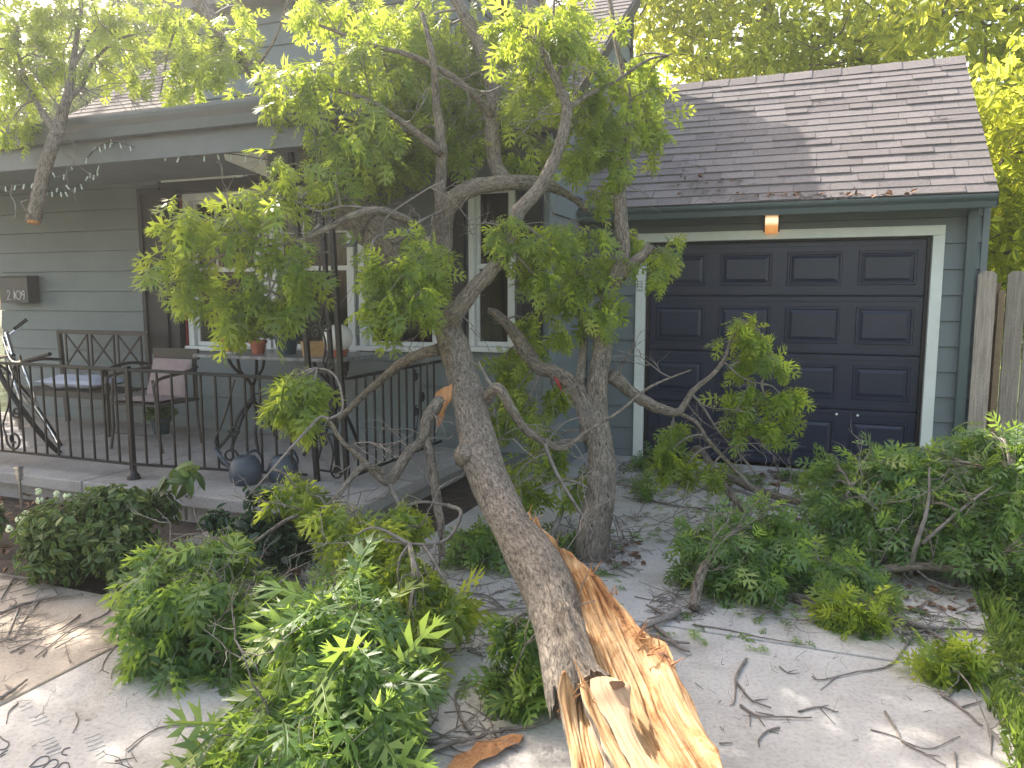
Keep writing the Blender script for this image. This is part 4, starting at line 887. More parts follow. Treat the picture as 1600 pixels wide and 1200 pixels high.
for i in range(46):       # small torn fibres along the lip
    a, b, d1 = random.choice(((835, 815, 3.4), (872, 850, 3.22), (925, 893, 2.98), (960, 938, 2.8), (1002, 986, 2.6), (1040, 1010, 2.5), (1050, 1035, 2.43), (1000, 1005, 2.53), (1020, 1020, 2.5), (905, 1075, 2.4), (880, 1110, 2.42)))
    p = at(a+random.uniform(-10, 6), b+random.uniform(-12, 16), d1); q = p+RT*random.uniform(-.01, .04)+UP*random.uniform(.0, .06)-FW*random.uniform(0, .03)
    if i == 0: fm = MB()
    fm.tube([p, q], [random.uniform(.002, .005), .0006], 4, cap=False)
fm.build('torn_fibre', M['orange'], T1, kind='stuff')
def limbs(rows, parent, nm='limb', m='bark', n=12, fn=at, disp=.1, sm=True):
    mb = MB(); pts = branch(mb, rows, n, 6, disp, fn); mb.build(nm, M[m], parent, smooth=sm); return pts
sk = list(skA)
sk += limbs([(692, 500, 4.85, .075), (705, 495, 4.75, .062), (740, 452, 4.72, .050), (772, 418, 4.72, .046), (790, 385, 4.75, .044), (812, 330, 4.8, .046), (845, 290, 4.85, .042), (872, 235, 4.9, .038), (886, 175, 4.95, .036), (872, 130, 5.0, .03), (852, 92, 5.0, .024), (838, 50, 5.1, .018), (820, -20, 5.2, .012)], T1, n=20)
sk += limbs([(872, 150, 4.98, .02), (876, 110, 5.0, .016), (864, 60, 5.0, .012), (866, 0, 5.1, .009)], T1)
sk += limbs([(884, 172, 4.95, .02), (920, 148, 5.0, .016), (960, 128, 5.1, .012), (1010, 95, 5.2, .009), (1050, 85, 5.3, .006)], T1)
sk += limbs([(660, 425, 5.4, .12), (620, 385, 5.6, .15), (585, 355, 5.8, .16), (545, 325, 6.0, .15), (500, 290, 6.2, .12)], T1, n=20)
sk += limbs([(688, 400, 5.35, .085), (692, 350, 5.3, .075), (702, 318, 5.25, .065), (740, 294, 5.2, .058), (790, 285, 5.2, .054), (840, 288, 5.3, .05), (880, 300, 5.5, .03), (920, 330, 5.7, .015)], T1, n=16)
sk += limbs([(790, 285, 5.35, .05), (772, 250, 5.5, .055), (770, 190, 5.6, .06), (768, 120, 5.7, .06), (740, 50, 5.8, .05), (700, -20, 5.9, .04)], T1, n=16)
sk += limbs([(692, 345, 5.28, .05), (688, 300, 5.3, .045), (690, 240, 5.3, .04), (682, 160, 5.3, .03), (676, 90, 5.2, .022), (660, 20, 5.2, .015)], T1)
sk += limbs([(655, 355, 5.2, .03), (628, 340, 5.0, .028), (590, 328, 4.9, .026), (555, 335, 4.8, .024), (520, 352, 4.75, .02), (480, 372, 4.7, .016), (440, 382, 4.65, .01), (400, 388, 4.6, .007)], T1)
sk += limbs([(640, 345, 5.1, .012), (600, 330, 4.9, .01), (540, 322, 4.8, .008), (500, 330, 4.75, .007), (470, 318, 4.7, .005)], T1, 'branchlet', 'twig', 8)
sk += limbs([(690, 240, 5.25, .03), (640, 200, 5.1, .025), (580, 160, 5.0, .02), (520, 140, 4.95, .014), (460, 140, 4.9, .009)], T1)
sk += limbs([(770, 180, 5.55, .03), (720, 130, 5.4, .025), (650, 90, 5.3, .02), (580, 70, 5.3, .014), (500, 40, 5.3, .01)], T1)
sk += limbs([(545, 330, 5.9, .06), (480, 240, 5.6, .05), (450, 190, 5.3, .035), (430, 150, 5.1, .02)], T1)
sk += limbs([(500, 350, 4.75, .012), (450, 400, 4.65, .01), (430, 440, 4.6, .007), (410, 480, 4.6, .004)], T1, 'branchlet', 'twig', 8)
sk += limbs([(690, 330, 5.2, .012), (650, 350, 5.0, .01), (616, 380, 4.9, .009), (600, 345, 4.8, .006), (660, 300, 4.8, .006), (690, 285, 4.8, .005)], T1, 'branchlet', 'twig', 8)
sk += limbs([(700, 500, 4.85, .03), (690, 480, 4.8, .026), (678, 468, 4.7, .014)], T1)
sk += limbs([(688, 545, 4.85, .04), (640, 560, 5.1, .036), (600, 590, 5.3, .03), (560, 625, 5.4, .025), (530, 655, 5.45, .02)], T1, 'branchlet')
# torn side branch on the left of the trunk
slabmesh([(682, 612, 716, 600, 4.5, 4.5), (680, 625, 716, 618, 4.47, 4.47), (678, 645, 700, 632, 4.45, 4.45), (684, 668, 690, 662, 4.45, 4.45)], M['orange'], M['bark'], 'torn_stub', T1, thick=.03, conc=-.15, rough=.012, nu=16, seed=40, label='orange torn end of the broken side branch')
sk2 = limbs([(700, 618, 4.52, .035), (684, 632, 4.46, .040), (668, 655, 4.42, .036), (662, 685, 4.38, .032), (640, 705, 4.3, .030), (620, 735, 4.22, .030), (606, 752, 4.2, .028), (585, 738, 4.15, .020), (560, 712, 4.1, .016), (535, 690, 4.05, .012), (515, 658, 4.0, .010)], T1)
sk2 += limbs([(600, 738, 4.18, .02), (570, 728, 4.1, .018), (545, 752, 4.0, .016), (518, 785, 3.9, .013), (490, 800, 3.85, .011), (450, 812, 3.8, .010), (415, 835, 3.75, .009), (380, 862, 3.7, .007)], T1)
sk2 += limbs([(515, 655, 4.0, .010), (500, 652, 4.0, .008), (480, 672, 3.95, .008), (450, 705, 3.9, .007), (415, 745, 3.85, .005), (390, 772, 3.8, .004)], T1, 'branchlet', 'twig', 8)
sk2 += limbs([(515, 655, 4.0, .008), (535, 640, 4.05, .006), (530, 600, 4.1, .006), (515, 580, 4.15, .005), (495, 575, 4.2, .004)], T1, 'branchlet', 'twig', 8)
sk2 += limbs([(664, 680, 4.4, .03), (676, 730, 4.3, .028), (684, 790, 4.2, .026), (690, 830, 4.1, .02), (692, 870, 4.05, .014)], T1)
sk2 += limbs([(606, 752, 4.2, .014), (625, 790, 4.1, .012), (640, 830, 3.9, .009), (650, 870, 3.7, .006)], T1, 'branchlet', 'twig', 8)
sk2 += limbs([(700, 790, 3.9, .012), (720, 800, 3.8, .010), (706, 835, 3.7, .009), (680, 850, 3.6, .008), (640, 850, 3.5, .006)], T1, 'branchlet', 'twig', 8)
# pale whippy twig in front and the right-hand side branch
limbs([(680, 850, 3.55, .006), (678, 880, 3.5, .006), (676, 920, 3.45, .005), (672, 965, 3.4, .003)], T1, 'branchlet', 'twig', 6)
sk3 = limbs([(758, 625, 4.4, .035), (778, 606, 4.3, .03), (800, 640, 4.3, .028), (820, 670, 4.35, .026), (850, 690, 4.4, .022), (880, 700, 4.45, .018), (920, 672, 4.5, .010), (965, 645, 4.55, .009), (1010, 608, 4.6, .008), (1048, 590, 4.7, .006), (1080, 578, 4.7, .003)], T1)
sk3 += limbs([(775, 612, 4.3, .012), (760, 590, 4.3, .008), (748, 565, 4.3, .005)], T1, 'branchlet', 'twig', 8)
sk3 += limbs([(850, 690, 4.4, .012), (870, 740, 4.3, .011), (900, 790, 4.2, .009), (925, 830, 4.1, .006)], T1, 'branchlet', 'twig', 8)
# leaves of the fallen tree
lvA = []; twA = MB()
def bl(L, sk_, tw, lv, **k):
    for (cx, cy, rx, ry, d, n) in L: n = max(4, int(n*.66)); blob(sk_, tw, lv, cx, cy, rx, ry, at(cx, cy, d), n=n, **k)
bl([(470, 150, 55, 45, 4.9, 20), (540, 110, 70, 60, 5.0, 30), (620, 60, 80, 60, 5.8, 32), (720, 50, 70, 60, 5.9, 28), (620, 150, 80, 50, 5.75, 38), (550, 205, 75, 50, 5.0, 30), (690, 150, 70, 60, 5.9, 30), (640, 235, 65, 45, 5.7, 26),
    (820, 60, 75, 60, 5.0, 28), (900, 60, 70, 60, 5.1, 26), (820, 150, 60, 60, 5.3, 22), (930, 130, 70, 60, 5.2, 26), (960, 200, 55, 45, 5.3, 20), (880, 15, 90, 35, 5.2, 20), (720, 235, 50, 40, 5.8, 16), (500, 30, 70, 40, 5.6, 18), (590, 260, 55, 40, 5.7, 20), (560, 15, 70, 40, 5.4, 18), (1000, 150, 45, 50, 5.6, 14), (990, 90, 55, 40, 5.5, 14), (660, 100, 75, 50, 6.1, 34), (740, 130, 70, 55, 6.2, 34), (800, 60, 70, 50, 6.0, 24), (690, 200, 60, 40, 6.1, 22), (590, 100, 60, 50, 6.0, 24), (780, 200, 50, 40, 6.2, 18), (860, 110, 60, 50, 6.0, 22), (640, 20, 80, 30, 6.1, 22), (820, 250, 40, 26, 6.0, 9), (880, 240, 36, 36, 5.8, 12)], sk, twA, lvA, dd=.35, nleaf=7, size=.135, hang=.8, L_=.42)
bl([(505, 225, 45, 40, 4.9, 15), (515, 270, 40, 32, 4.8, 11), (438, 262, 38, 30, 4.6, 13), (430, 310, 48, 38, 4.6, 15), (300, 345, 50, 32, 4.6, 16), (345, 340, 45, 25, 4.6, 10), (275, 405, 38, 45, 4.6, 16), (300, 440, 30, 35, 4.65, 8), (400, 370, 45, 40, 4.6, 16), (455, 400, 35, 45, 4.6, 14), (380, 440, 38, 36, 4.65, 12), (385, 490, 40, 40, 4.7, 14), (440, 465, 40, 45, 4.6, 16), (480, 440, 30, 40, 4.7, 8)], sk, twA, lvA, dd=.18, nleaf=5, size=.16, hang=.9)
bl([(610, 435, 45, 35, 4.5, 18), (660, 400, 45, 35, 4.5, 15), (640, 470, 55, 35, 4.4, 20), (590, 480, 32, 35, 4.4, 12), (685, 430, 30, 30, 4.6, 9), (660, 380, 50, 25, 4.7, 10), (575, 410, 25, 20, 4.5, 6), (800, 350, 40, 22, 4.75, 9), (850, 375, 45, 30, 4.8, 14), (835, 430, 40, 40, 4.85, 14), (790, 370, 25, 20, 4.7, 5)], sk, twA, lvA, dd=.16, nleaf=8, size=.12, hang=.6)
for q in range(46): c = random.choice(sk[40:]); bare_twigs(twA, c, rnd3(1)-FW*.4, random.uniform(.3, .6), 3, .005)
for q in range(10): c = random.choice(sk3); bare_twigs(twA, c, rnd3(1)-FW*.3, random.uniform(.25, .5), 3, .0045)
twA.build('twigs', M['twig'], T1, kind='stuff'); leaves_out(T1, lvA, OAK, M['leaf'], 290)
# hanging boughs of the side branch
T1b = thing('hanging_bough', 'leafy oak bough hanging from the torn side branch before the railing', 'branch', tuple(at(606, 752, 4.2)))
lvB = []; twB = MB()
bl([(460, 590, 45, 30, 4.2, 18), (470, 630, 42, 38, 4.15, 20), (440, 610, 25, 30, 4.15, 7), (462, 760, 26, 26, 3.95, 10), (490, 775, 24, 22, 3.9, 6), (555, 800, 45, 35, 3.75, 16), (540, 850, 38, 35, 3.6, 14), (632, 790, 28, 30, 3.8, 11), (590, 845, 32, 40, 3.6, 10), (635, 870, 32, 38, 3.5, 14), (620, 920, 34, 38, 3.35, 16), (650, 960, 34, 38, 3.2, 14), (640, 1010, 30, 30, 3.1, 10), (705, 930, 22, 28, 3.35, 7), (655, 900, 24, 26, 3.3, 7), (620, 1040, 30, 32, 3.0, 8)], sk2, twB, lvB, dd=.13, nleaf=7, size=.145, hang=1.1)
for q in range(16): c = random.choice(sk2); bare_twigs(twB, c, rnd3(1)-FW*.3-UP*.3, random.uniform(.25, .5), 3, .005)
twB.build('twigs', M['twig'], T1b, kind='stuff'); leaves_out(T1b, lvB, OAK, M['leaf'], 120)

# ---- the second, upright trunk in front of the garage corner
T2 = thing('upright_trunk', 'upright forked oak limb standing between split trunk and garage door', 'tree', tuple(atz(930, 862, 0)))
mb = MB(); P = smoothpts([list(at(*c[:3]))+[c[3]] for c in ((926, 885, 4.68, .125), (924, 858, 4.66, .108), (930, 815, 4.7, .098), (940, 765, 4.75, .092), (940, 715, 4.85, .084), (933, 655, 5.0, .078), (932, 610, 5.05, .076), (940, 560, 5.1, .064), (941, 515, 5.15, .062), (948, 475, 5.15, .054), (962, 435, 5.15, .052), (974, 395, 5.2, .048), (970, 340, 5.2, .046), (969, 290, 5.25, .042), (978, 245, 5.3, .038), (985, 190, 5.35, .03), (975, 120, 5.4, .024), (960, 50, 5.5, .02), (950, -20, 5.6, .015))], 10)
mb.tube([p[:3] for p in P], [float(p[3]) for p in P], 40, disp=barkdisp(.10)); mb.build('trunk', M['bark'], T2, smooth=True)
s2 = [p[:3] for p in P]
s2 += limbs([(926, 690, 4.92, .06), (914, 640, 4.98, .060), (898, 604, 5.05, .056), (868, 582, 5.15, .050), (842, 574, 5.2, .048), (824, 552, 5.3, .055), (800, 515, 5.35, .04), (775, 490, 5.4, .03), (762, 485, 5.4, .02)], T2, n=18)
s2 += limbs([(962, 440, 5.15, .04), (985, 415, 5.1, .036), (1005, 398, 5.1, .034), (1016, 384, 5.1, .03)], T2)
s2 += limbs([(955, 585, 5.05, .05), (985, 612, 5.1, .042), (1012, 630, 5.1, .040), (1040, 641, 5.1, .034), (1062, 642, 5.1, .026), (1082, 612, 5.1, .020), (1108, 590, 5.1, .016), (1130, 565, 5.1, .013), (1143, 530, 5.1, .010), (1160, 500, 5.1, .007)], T2)
s2 += limbs([(1060, 645, 5.1, .014), (1088, 660, 5.1, .013), (1108, 690, 5.1, .014), (1150, 735, 5.1, .015), (1200, 785, 5.0, .016), (1260, 820, 4.9, .014)], T2)
s2 += limbs([(1080, 615, 5.1, .01), (1098, 635, 5.12, .009), (1120, 670, 5.15, .009), (1160, 715, 5.2, .010), (1180, 740, 5.2, .008)], T2, 'branchlet', 'twig', 8)
s2 += limbs([(1130, 565, 5.1, .008), (1160, 590, 5.1, .006), (1190, 600, 5.1, .004)], T2, 'branchlet', 'twig', 8)
s2 += limbs([(905, 600, 5.0, .03), (912, 540, 5.2, .028), (908, 490, 5.3, .025), (905, 430, 5.3, .02), (930, 380, 5.3, .015)], T2)
lv = []; tw = MB()
bl([(905, 360, 48, 32, 5.0, 15), (900, 430, 48, 40, 5.1, 20), (935, 480, 38, 36, 5.0, 15), (880, 470, 30, 35, 5.1, 10), (950, 400, 30, 40, 5.2, 11), (995, 370, 26, 28, 5.4, 8), (1036, 400, 26, 36, 5.2, 14), (940, 235, 48, 36, 5.2, 17), (1010, 190, 45, 34, 5.5, 13), (1025, 215, 28, 22, 5.5, 7), (955, 275, 28, 26, 5.3, 8), (900, 200, 50, 50, 5.3, 16), (930, 310, 25, 25, 5.3, 6)], s2, tw, lv, dd=.22, nleaf=8, size=.12, hang=.7)
bl([(800, 590, 30, 40, 5.4, 14), (815, 650, 40, 45, 5.2, 18), (870, 620, 30, 35, 5.4, 11), (780, 650, 30, 40, 5.3, 10), (860, 690, 38, 38, 5.1, 13), (800, 730, 40, 40, 5.0, 13), (790, 560, 28, 28, 5.5, 8), (820, 770, 40, 35, 4.8, 11), (860, 530, 30, 40, 5.5, 9), (890, 755, 25, 30, 4.95, 7), (830, 500, 40, 30, 5.5, 9)], s2, tw, lv, dd=.25, nleaf=8, size=.13, hang=.9)
bl([(1162, 500, 20, 14, 5.1, 5), (1143, 536, 18, 18, 5.1, 5), (1190, 525, 26, 18, 5.1, 7), (1210, 560, 34, 24, 5.1, 12), (1160, 565, 22, 18, 5.1, 6), (1175, 620, 36, 26, 5.1, 13), (1225, 625, 30, 26, 5.1, 13), (1165, 660, 32, 28, 5.1, 13), (1205, 665, 24, 22, 5.1, 7), (1050, 668, 24, 22, 5.1, 9), (1046, 705, 22, 26, 5.1, 11), (1066, 735, 16, 16, 5.1, 5), (1110, 735, 16, 22, 5.05, 6)], s2, tw, lv, dd=.12, nleaf=8, size=.115, hang=.6, L_=.2)
bare_twigs(tw, at(948, 800, 4.65), RT*.8+UP*-.2, .55, 3, .006); bare_twigs(tw, at(950, 790, 4.6), RT*.5+UP*-.8, .4, 3, .005); bare_twigs(tw, at(960, 830, 4.5), RT*1+UP*.1, .6, 3, .005)
for q in range(16): c = random.choice(s2); bare_twigs(tw, c, rnd3(1)+np.array([.3, -.6, 0]), random.uniform(.25, .5), 3, .005)
tw.build('twigs', M['twig'], T2, kind='stuff'); leaves_out(T2, lv, OAK, M['leaf'], 200)
tag(MB().tube([at(868, 590, 5.1), at(872, 598, 5.08), at(878, 610, 5.08)], [.012, .016, .006], 8).build('red_wrapper', M['red']), 'small red wrapper caught under the curved limb of the upright trunk', 'wrapper')
# ---- torn limb hanging over the porch eave, top left
T3 = thing('broken_limb', 'broken pale limb hanging butt down over the left porch eave', 'branch', tuple(at(52, 345, 5.6)))
s3 = limbs([(52, 346, 5.5, .050), (58, 318, 5.5, .048), (66, 280, 5.5, .046), (80, 232, 5.5, .046), (92, 195, 5.6, .044), (102, 165, 5.6, .036), (112, 120, 5.7, .028), (118, 70, 5.8, .020), (126, 20, 5.8, .015), (128, -30, 5.9, .01)], T3, n=18)
s3 += limbs([(88, 205, 5.55, .03), (72, 185, 5.6, .024), (52, 150, 5.7, .018), (36, 110, 5.8, .012), (20, 60, 5.8, .008)], T3)
s3 += limbs([(104, 160, 5.6, .02), (130, 130, 5.7, .016), (150, 90, 5.8, .012), (190, 60, 5.8, .009), (230, 50, 5.9, .006)], T3)
s3 += limbs([(112, 110, 5.7, .014), (140, 60, 5.8, .010), (170, 20, 5.8, .007)], T3)
mb = MB(); c = at(52, 347, 5.5); mb.tube([c+UP*.01, c-UP*.012], [.046, .040], 14, disp=barkdisp(.2)); mb.build('broken_end', M['orange'], T3, smooth=False, label='fresh orange broken end of the limb')
limbs([(24, 345, 5.3, .005), (24, 320, 5.3, .005), (17, 305, 5.3, .004), (19, 290, 5.3, .003)], T3, 'branchlet', 'twig', 6)
limbs([(48, 338, 5.4, .006), (38, 325, 5.3, .005), (33, 316, 5.3, .004), (44, 312, 5.3, .003)], T3, 'branchlet', 'twig', 6)
lv = []; tw = MB()
bl([(30, 40, 55, 40, 5.8, 22), (110, 30, 60, 40, 5.9, 24), (180, 40, 50, 40, 5.9, 20), (30, 120, 45, 45, 5.8, 20), (70, 90, 40, 40, 5.8, 12), (20, 185, 35, 30, 5.7, 12), (200, 100, 35, 30, 5.9, 9), (-20, 90, 50, 60, 5.8, 14), (150, 110, 30, 30, 5.9, 7)], s3, tw, lv, dd=.4, nleaf=8, size=.12, L_=.35)
crown_ = smoothpts([at(126, -20, 5.9), np.array([-6.6, 5.2, 4.9]), np.array([-7.4, 5.2, 5.5]), np.array([-8.3, 5.0, 5.8])], 6)
mb = MB(); mb.tube(crown_, list(np.linspace(.03, .01, len(crown_))), 8, disp=barkdisp(.1)); mb.build('limb', M['bark'], T3, smooth=True)
for (x_, y_, z_) in ((-7.2, 5.4, 5.6), (-8.0, 5.6, 5.6), (-7.6, 4.8, 5.5), (-8.6, 5.1, 5.6), (-8.3, 4.5, 5.7), (-7.0, 4.7, 5.5), (-9.0, 4.6, 5.7), (-9.1, 5.8, 5.6), (-9.6, 5.2, 5.7), (-9.5, 4.4, 5.6), (-7.7, 6.1, 5.9), (-8.6, 6.3, 5.9)):
    blob(crown_, tw, lv, 0, 0, 95, 80, np.array([x_, y_, z_]), dd=.5, n=20, nleaf=8, size=.17, L_=.5)
for q in range(20): c = random.choice(s3[20:]); bare_twigs(tw, c, rnd3(1)+np.array([.4, 0, .3]), random.uniform(.3, .6), 3, .005)
tw.build('twigs', M['twig'], T3, kind='stuff'); leaves_out(T3, lv, OAK, M['leaf'], 80)
T4 = thing('dark_limb', 'dark oak limb slanting down onto the porch roof edge', 'branch', tuple(at(415, 138, 5.5)))
s4 = limbs([(290, -30, 6.0, .045), (325, 20, 5.9, .045), (352, 62, 5.8, .046), (385, 100, 5.7, .046), (412, 138, 5.6, .045), (440, 175, 5.5, .04), (470, 215, 5.4, .035)], T4, n=16)
s4 += limbs([(340, 45, 5.85, .014), (300, 25, 5.8, .012), (260, 10, 5.8, .008)], T4)
s4 += limbs([(395, 115, 5.65, .012), (430, 60, 5.6, .009), (450, 0, 5.6, .006)], T4)
lv = []; tw = MB()
bl([(270, 25, 45, 32, 5.8, 20), (320, 60, 50, 36, 5.7, 24), (285, 100, 40, 32, 5.7, 15), (350, 120, 42, 28, 5.6, 17), (375, 60, 32, 30, 5.6, 11), (390, 95, 25, 26, 5.6, 9), (300, 145, 45, 20, 5.8, 10), (250, 150, 35, 18, 5.9, 7), (380, 10, 30, 24, 5.8, 8)], s4, tw, lv, dd=.3, nleaf=8, size=.11, L_=.28)
tw.build('twigs', M['twig'], T4, kind='stuff'); leaves_out(T4, lv, OAK, M['leaf'], 60)

# ---- torn boughs lying on the ground
def ground_bough(name, label, base, mains, blobs, m='leaf2', single=60, size=.125, bare=6, hang=.25, dd=.22, nl=7, L_=.3, brad=None):
    t = thing(name, label, 'branch', tuple(base)); s = []; tw = MB(); lv = []
    for rows in mains: s += limbs(rows, t, 'branch', 'twig' if max(r[3] for r in rows) < .02 else 'bark', 10, fn=(lambda x, y, z: atz(x, y, z)))
    for (cx, cy, rx, ry, z, n) in blobs: blob(s, tw, lv, cx, cy, rx, ry, atz(cx, cy, z), dd=dd, n=n, nleaf=nl, size=size, hang=hang, L_=L_)
    for q in range(bare): c = random.choice(s); bare_twigs(tw, c, rnd3(1)+np.array([0, -.3, .4]), random.uniform(.3, .6), 3, .005)
    tw.build('twigs', M['twig'], t, kind='stuff'); leaves_out(t, lv, OAK, M[m], single); return t
ground_bough('leafy_bough', 'broad drooping oak bough lying below the rose bush at the left', atz(330, 1010, 0), [[(500, 960, .12, .016), (420, 905, .25, .014), (340, 880, .30, .012), (280, 900, .3, .008), (240, 960, .2, .004)], [(420, 905, .25, .012), (380, 960, .2, .009), (340, 1000, .1, .005)]],
    [(275, 865, 42, 32, .42, 16), (335, 850, 38, 28, .45, 14), (260, 915, 42, 30, .33, 18), (330, 905, 45, 34, .36, 20), (395, 910, 40, 34, .33, 15), (290, 960, 48, 26, .2, 20), (360, 965, 45, 28, .2, 18), (410, 985, 36, 26, .15, 12), (250, 995, 30, 14, .08, 9), (310, 1012, 48, 16, .08, 14), (370, 1025, 45, 16, .07, 10), (225, 930, 18, 24, .25, 6)], single=110, hang=1.1, size=.145)
ground_bough('leafy_bough', 'dense oak bough piled in the foreground left of the splintered trunk', atz(520, 1170, 0), [[(640, 1120, .10, .018), (560, 1060, .25, .015), (520, 1000, .32, .012), (480, 960, .3, .007)], [(560, 1060, .25, .014), (480, 1110, .18, .010), (400, 1150, .1, .006), (330, 1180, .05, .004)], [(600, 1090, .2, .012), (580, 1150, .12, .008), (520, 1200, .08, .005)]],
    [(540, 905, 36, 24, .46, 12), (500, 950, 42, 30, .40, 18), (570, 950, 38, 32, .42, 16), (490, 1005, 42, 30, .30, 18), (560, 1010, 45, 32, .34, 22), (610, 1060, 38, 32, .26, 16), (520, 1065, 50, 30, .26, 22), (450, 1060, 42, 26, .18, 14), (430, 1110, 48, 26, .14, 18), (510, 1120, 52, 30, .2, 22), (580, 1120, 42, 30, .2, 16), (380, 1150, 45, 20, .10, 14), (460, 1165, 52, 24, .13, 18), (545, 1175, 48, 26, .14, 16), (350, 1190, 45, 16, .07, 11), (600, 1180, 30, 22, .1, 7), (430, 1200, 50, 20, .09, 10)], single=160, hang=.75, size=.165)
ground_bough('leafy_bough', 'low leafy oak bough on the driveway in front of the garage door', atz(1190, 920, 0), [[(1085, 950, .03, .030), (1090, 915, .10, .028), (1105, 880, .18, .024), (1140, 860, .22, .016), (1200, 860, .2, .010), (1280, 880, .12, .006)], [(1140, 860, .22, .012), (1180, 820, .28, .008)]],
    [(1095, 845, 32, 22, .26, 12), (1145, 835, 36, 28, .28, 16), (1190, 815, 34, 26, .30, 15), (1170, 870, 42, 26, .2, 17), (1225, 850, 40, 28, .22, 16), (1130, 905, 40, 22, .08, 12), (1190, 910, 46, 22, .09, 15), (1250, 885, 42, 24, .13, 14), (1300, 880, 38, 22, .12, 11), (1350, 905, 32, 20, .10, 9), (1085, 890, 22, 20, .1, 6), (1270, 830, 28, 24, .2, 7)], single=80, size=.12)
ground_bough('leafy_bough', 'large heap of oak boughs in front of the fence at right', atz(1450, 880, 0), [[(1420, 900, .03, .016), (1432, 850, .25, .013), (1450, 790, .45, .009), (1452, 730, .65, .005)], [(1320, 905, .02, .02), (1420, 885, .10, .024), (1520, 890, .12, .020), (1600, 880, .15, .016)], [(1440, 850, .25, .010), (1510, 790, .45, .008), (1580, 740, .6, .004)], [(1255, 815, .05, .028), (1320, 830, .1, .022), (1400, 860, .1, .016)], [(1420, 885, .1, .014), (1400, 820, .3, .01), (1330, 760, .45, .007)]],
    [(1300, 735, 34, 28, .46, 13), (1345, 725, 36, 26, .52, 15), (1395, 735, 40, 30, .5, 18), (1440, 725, 40, 28, .55, 16), (1490, 735, 42, 32, .55, 18), (1545, 720, 42, 34, .62, 18), (1535, 690, 34, 22, .70, 11), (1580, 695, 30, 26, .70, 10), (1590, 740, 36, 36, .6, 14), (1320, 785, 40, 32, .35, 17), (1380, 790, 42, 34, .36, 18), (1450, 790, 45, 34, .38, 20), (1520, 790, 45, 36, .42, 20), (1580, 800, 38, 36, .4, 16), (1350, 835, 42, 26, .2, 13), (1430, 830, 42, 26, .26, 14), (1500, 845, 48, 26, .22, 18), (1565, 860, 45, 28, .22, 17), (1290, 770, 22, 26, .32, 7)], single=120, size=.125, bare=16, dd=.3, m='leaf2')
ground_bough('leafy_sprig', 'small bright oak sprig lying near the driveway joint', atz(1335, 965, 0), [[(1240, 935, .02, .016), (1290, 950, .03, .014), (1340, 950, .05, .008)]], [(1318, 960, 26, 20, .06, 12), (1350, 945, 26, 18, .08, 9), (1345, 970, 28, 14, .04, 8)], m='leaf', single=40, size=.11, bare=2, dd=.08, L_=.15)
ground_bough('leafy_sprig', 'yellow green sprig at the driveway edge by the grass', atz(1490, 1050, 0), [[(1540, 1030, .03, .008), (1490, 1045, .04, .006), (1450, 1050, .03, .003)]], [(1490, 1045, 38, 16, .04, 13), (1515, 1035, 22, 14, .05, 6), (1450, 1042, 18, 8, .03, 4)], m='leaf', single=40, size=.10, bare=1, dd=.06, L_=.14)
ground_bough('leafy_sprig', 'dark green sprig lying left of the split trunk', atz(815, 1085, 0), [[(850, 1075, .05, .008), (815, 1080, .06, .006), (780, 1080, .03, .003)]], [(815, 1070, 30, 20, .06, 12), (825, 1100, 28, 14, .03, 8), (785, 1078, 18, 9, .03, 5)], single=40, size=.11, bare=1, dd=.07, L_=.15)
ground_bough('leafy_sprig', 'green sprig hanging beneath the left side of the split trunk', atz(810, 1000, 0), [[(850, 960, .25, .008), (815, 960, .3, .006), (800, 975, .25, .004)]], [(808, 975, 26, 26, .26, 11), (830, 965, 18, 18, .28, 5)], single=40, size=.12, bare=1, dd=.08, L_=.15, hang=.9)
ground_bough('leafy_sprig', 'shaded oak leaves heaped at the foot of the upright trunk', atz(760, 880, 0), [[(850, 870, .05, .02), (780, 850, .12, .014), (720, 830, .2, .008)]], [(740, 830, 38, 22, .18, 11), (790, 860, 36, 20, .1, 10), (720, 860, 26, 18, .1, 7), (1010, 765, 22, 14, .05, 6), (880, 850, 24, 14, .06, 6)], single=30, bare=8)
ground_bough('leafy_sprig', 'dim leafy litter lying at the foot of the garage door', atz(1130, 740, 0), [[(1000, 720, .05, .03), (1060, 728, .06, .03), (1090, 700, .25, .028), (1120, 745, .12, .03), (1165, 800, .03, .028)], [(1120, 735, .1, .03), (1180, 765, .06, .032), (1250, 785, .05, .028), (1310, 800, .05, .022)], [(1200, 735, .02, .012), (1235, 742, .03, .012), (1300, 745, .02, .006)]], [(1010, 715, 26, 14, .12, 7), (1250, 748, 20, 8, .03, 5), (1060, 755, 26, 8, .03, 6), (1130, 750, 40, 6, .02, 6)], single=30, bare=8, size=.10, dd=.1)

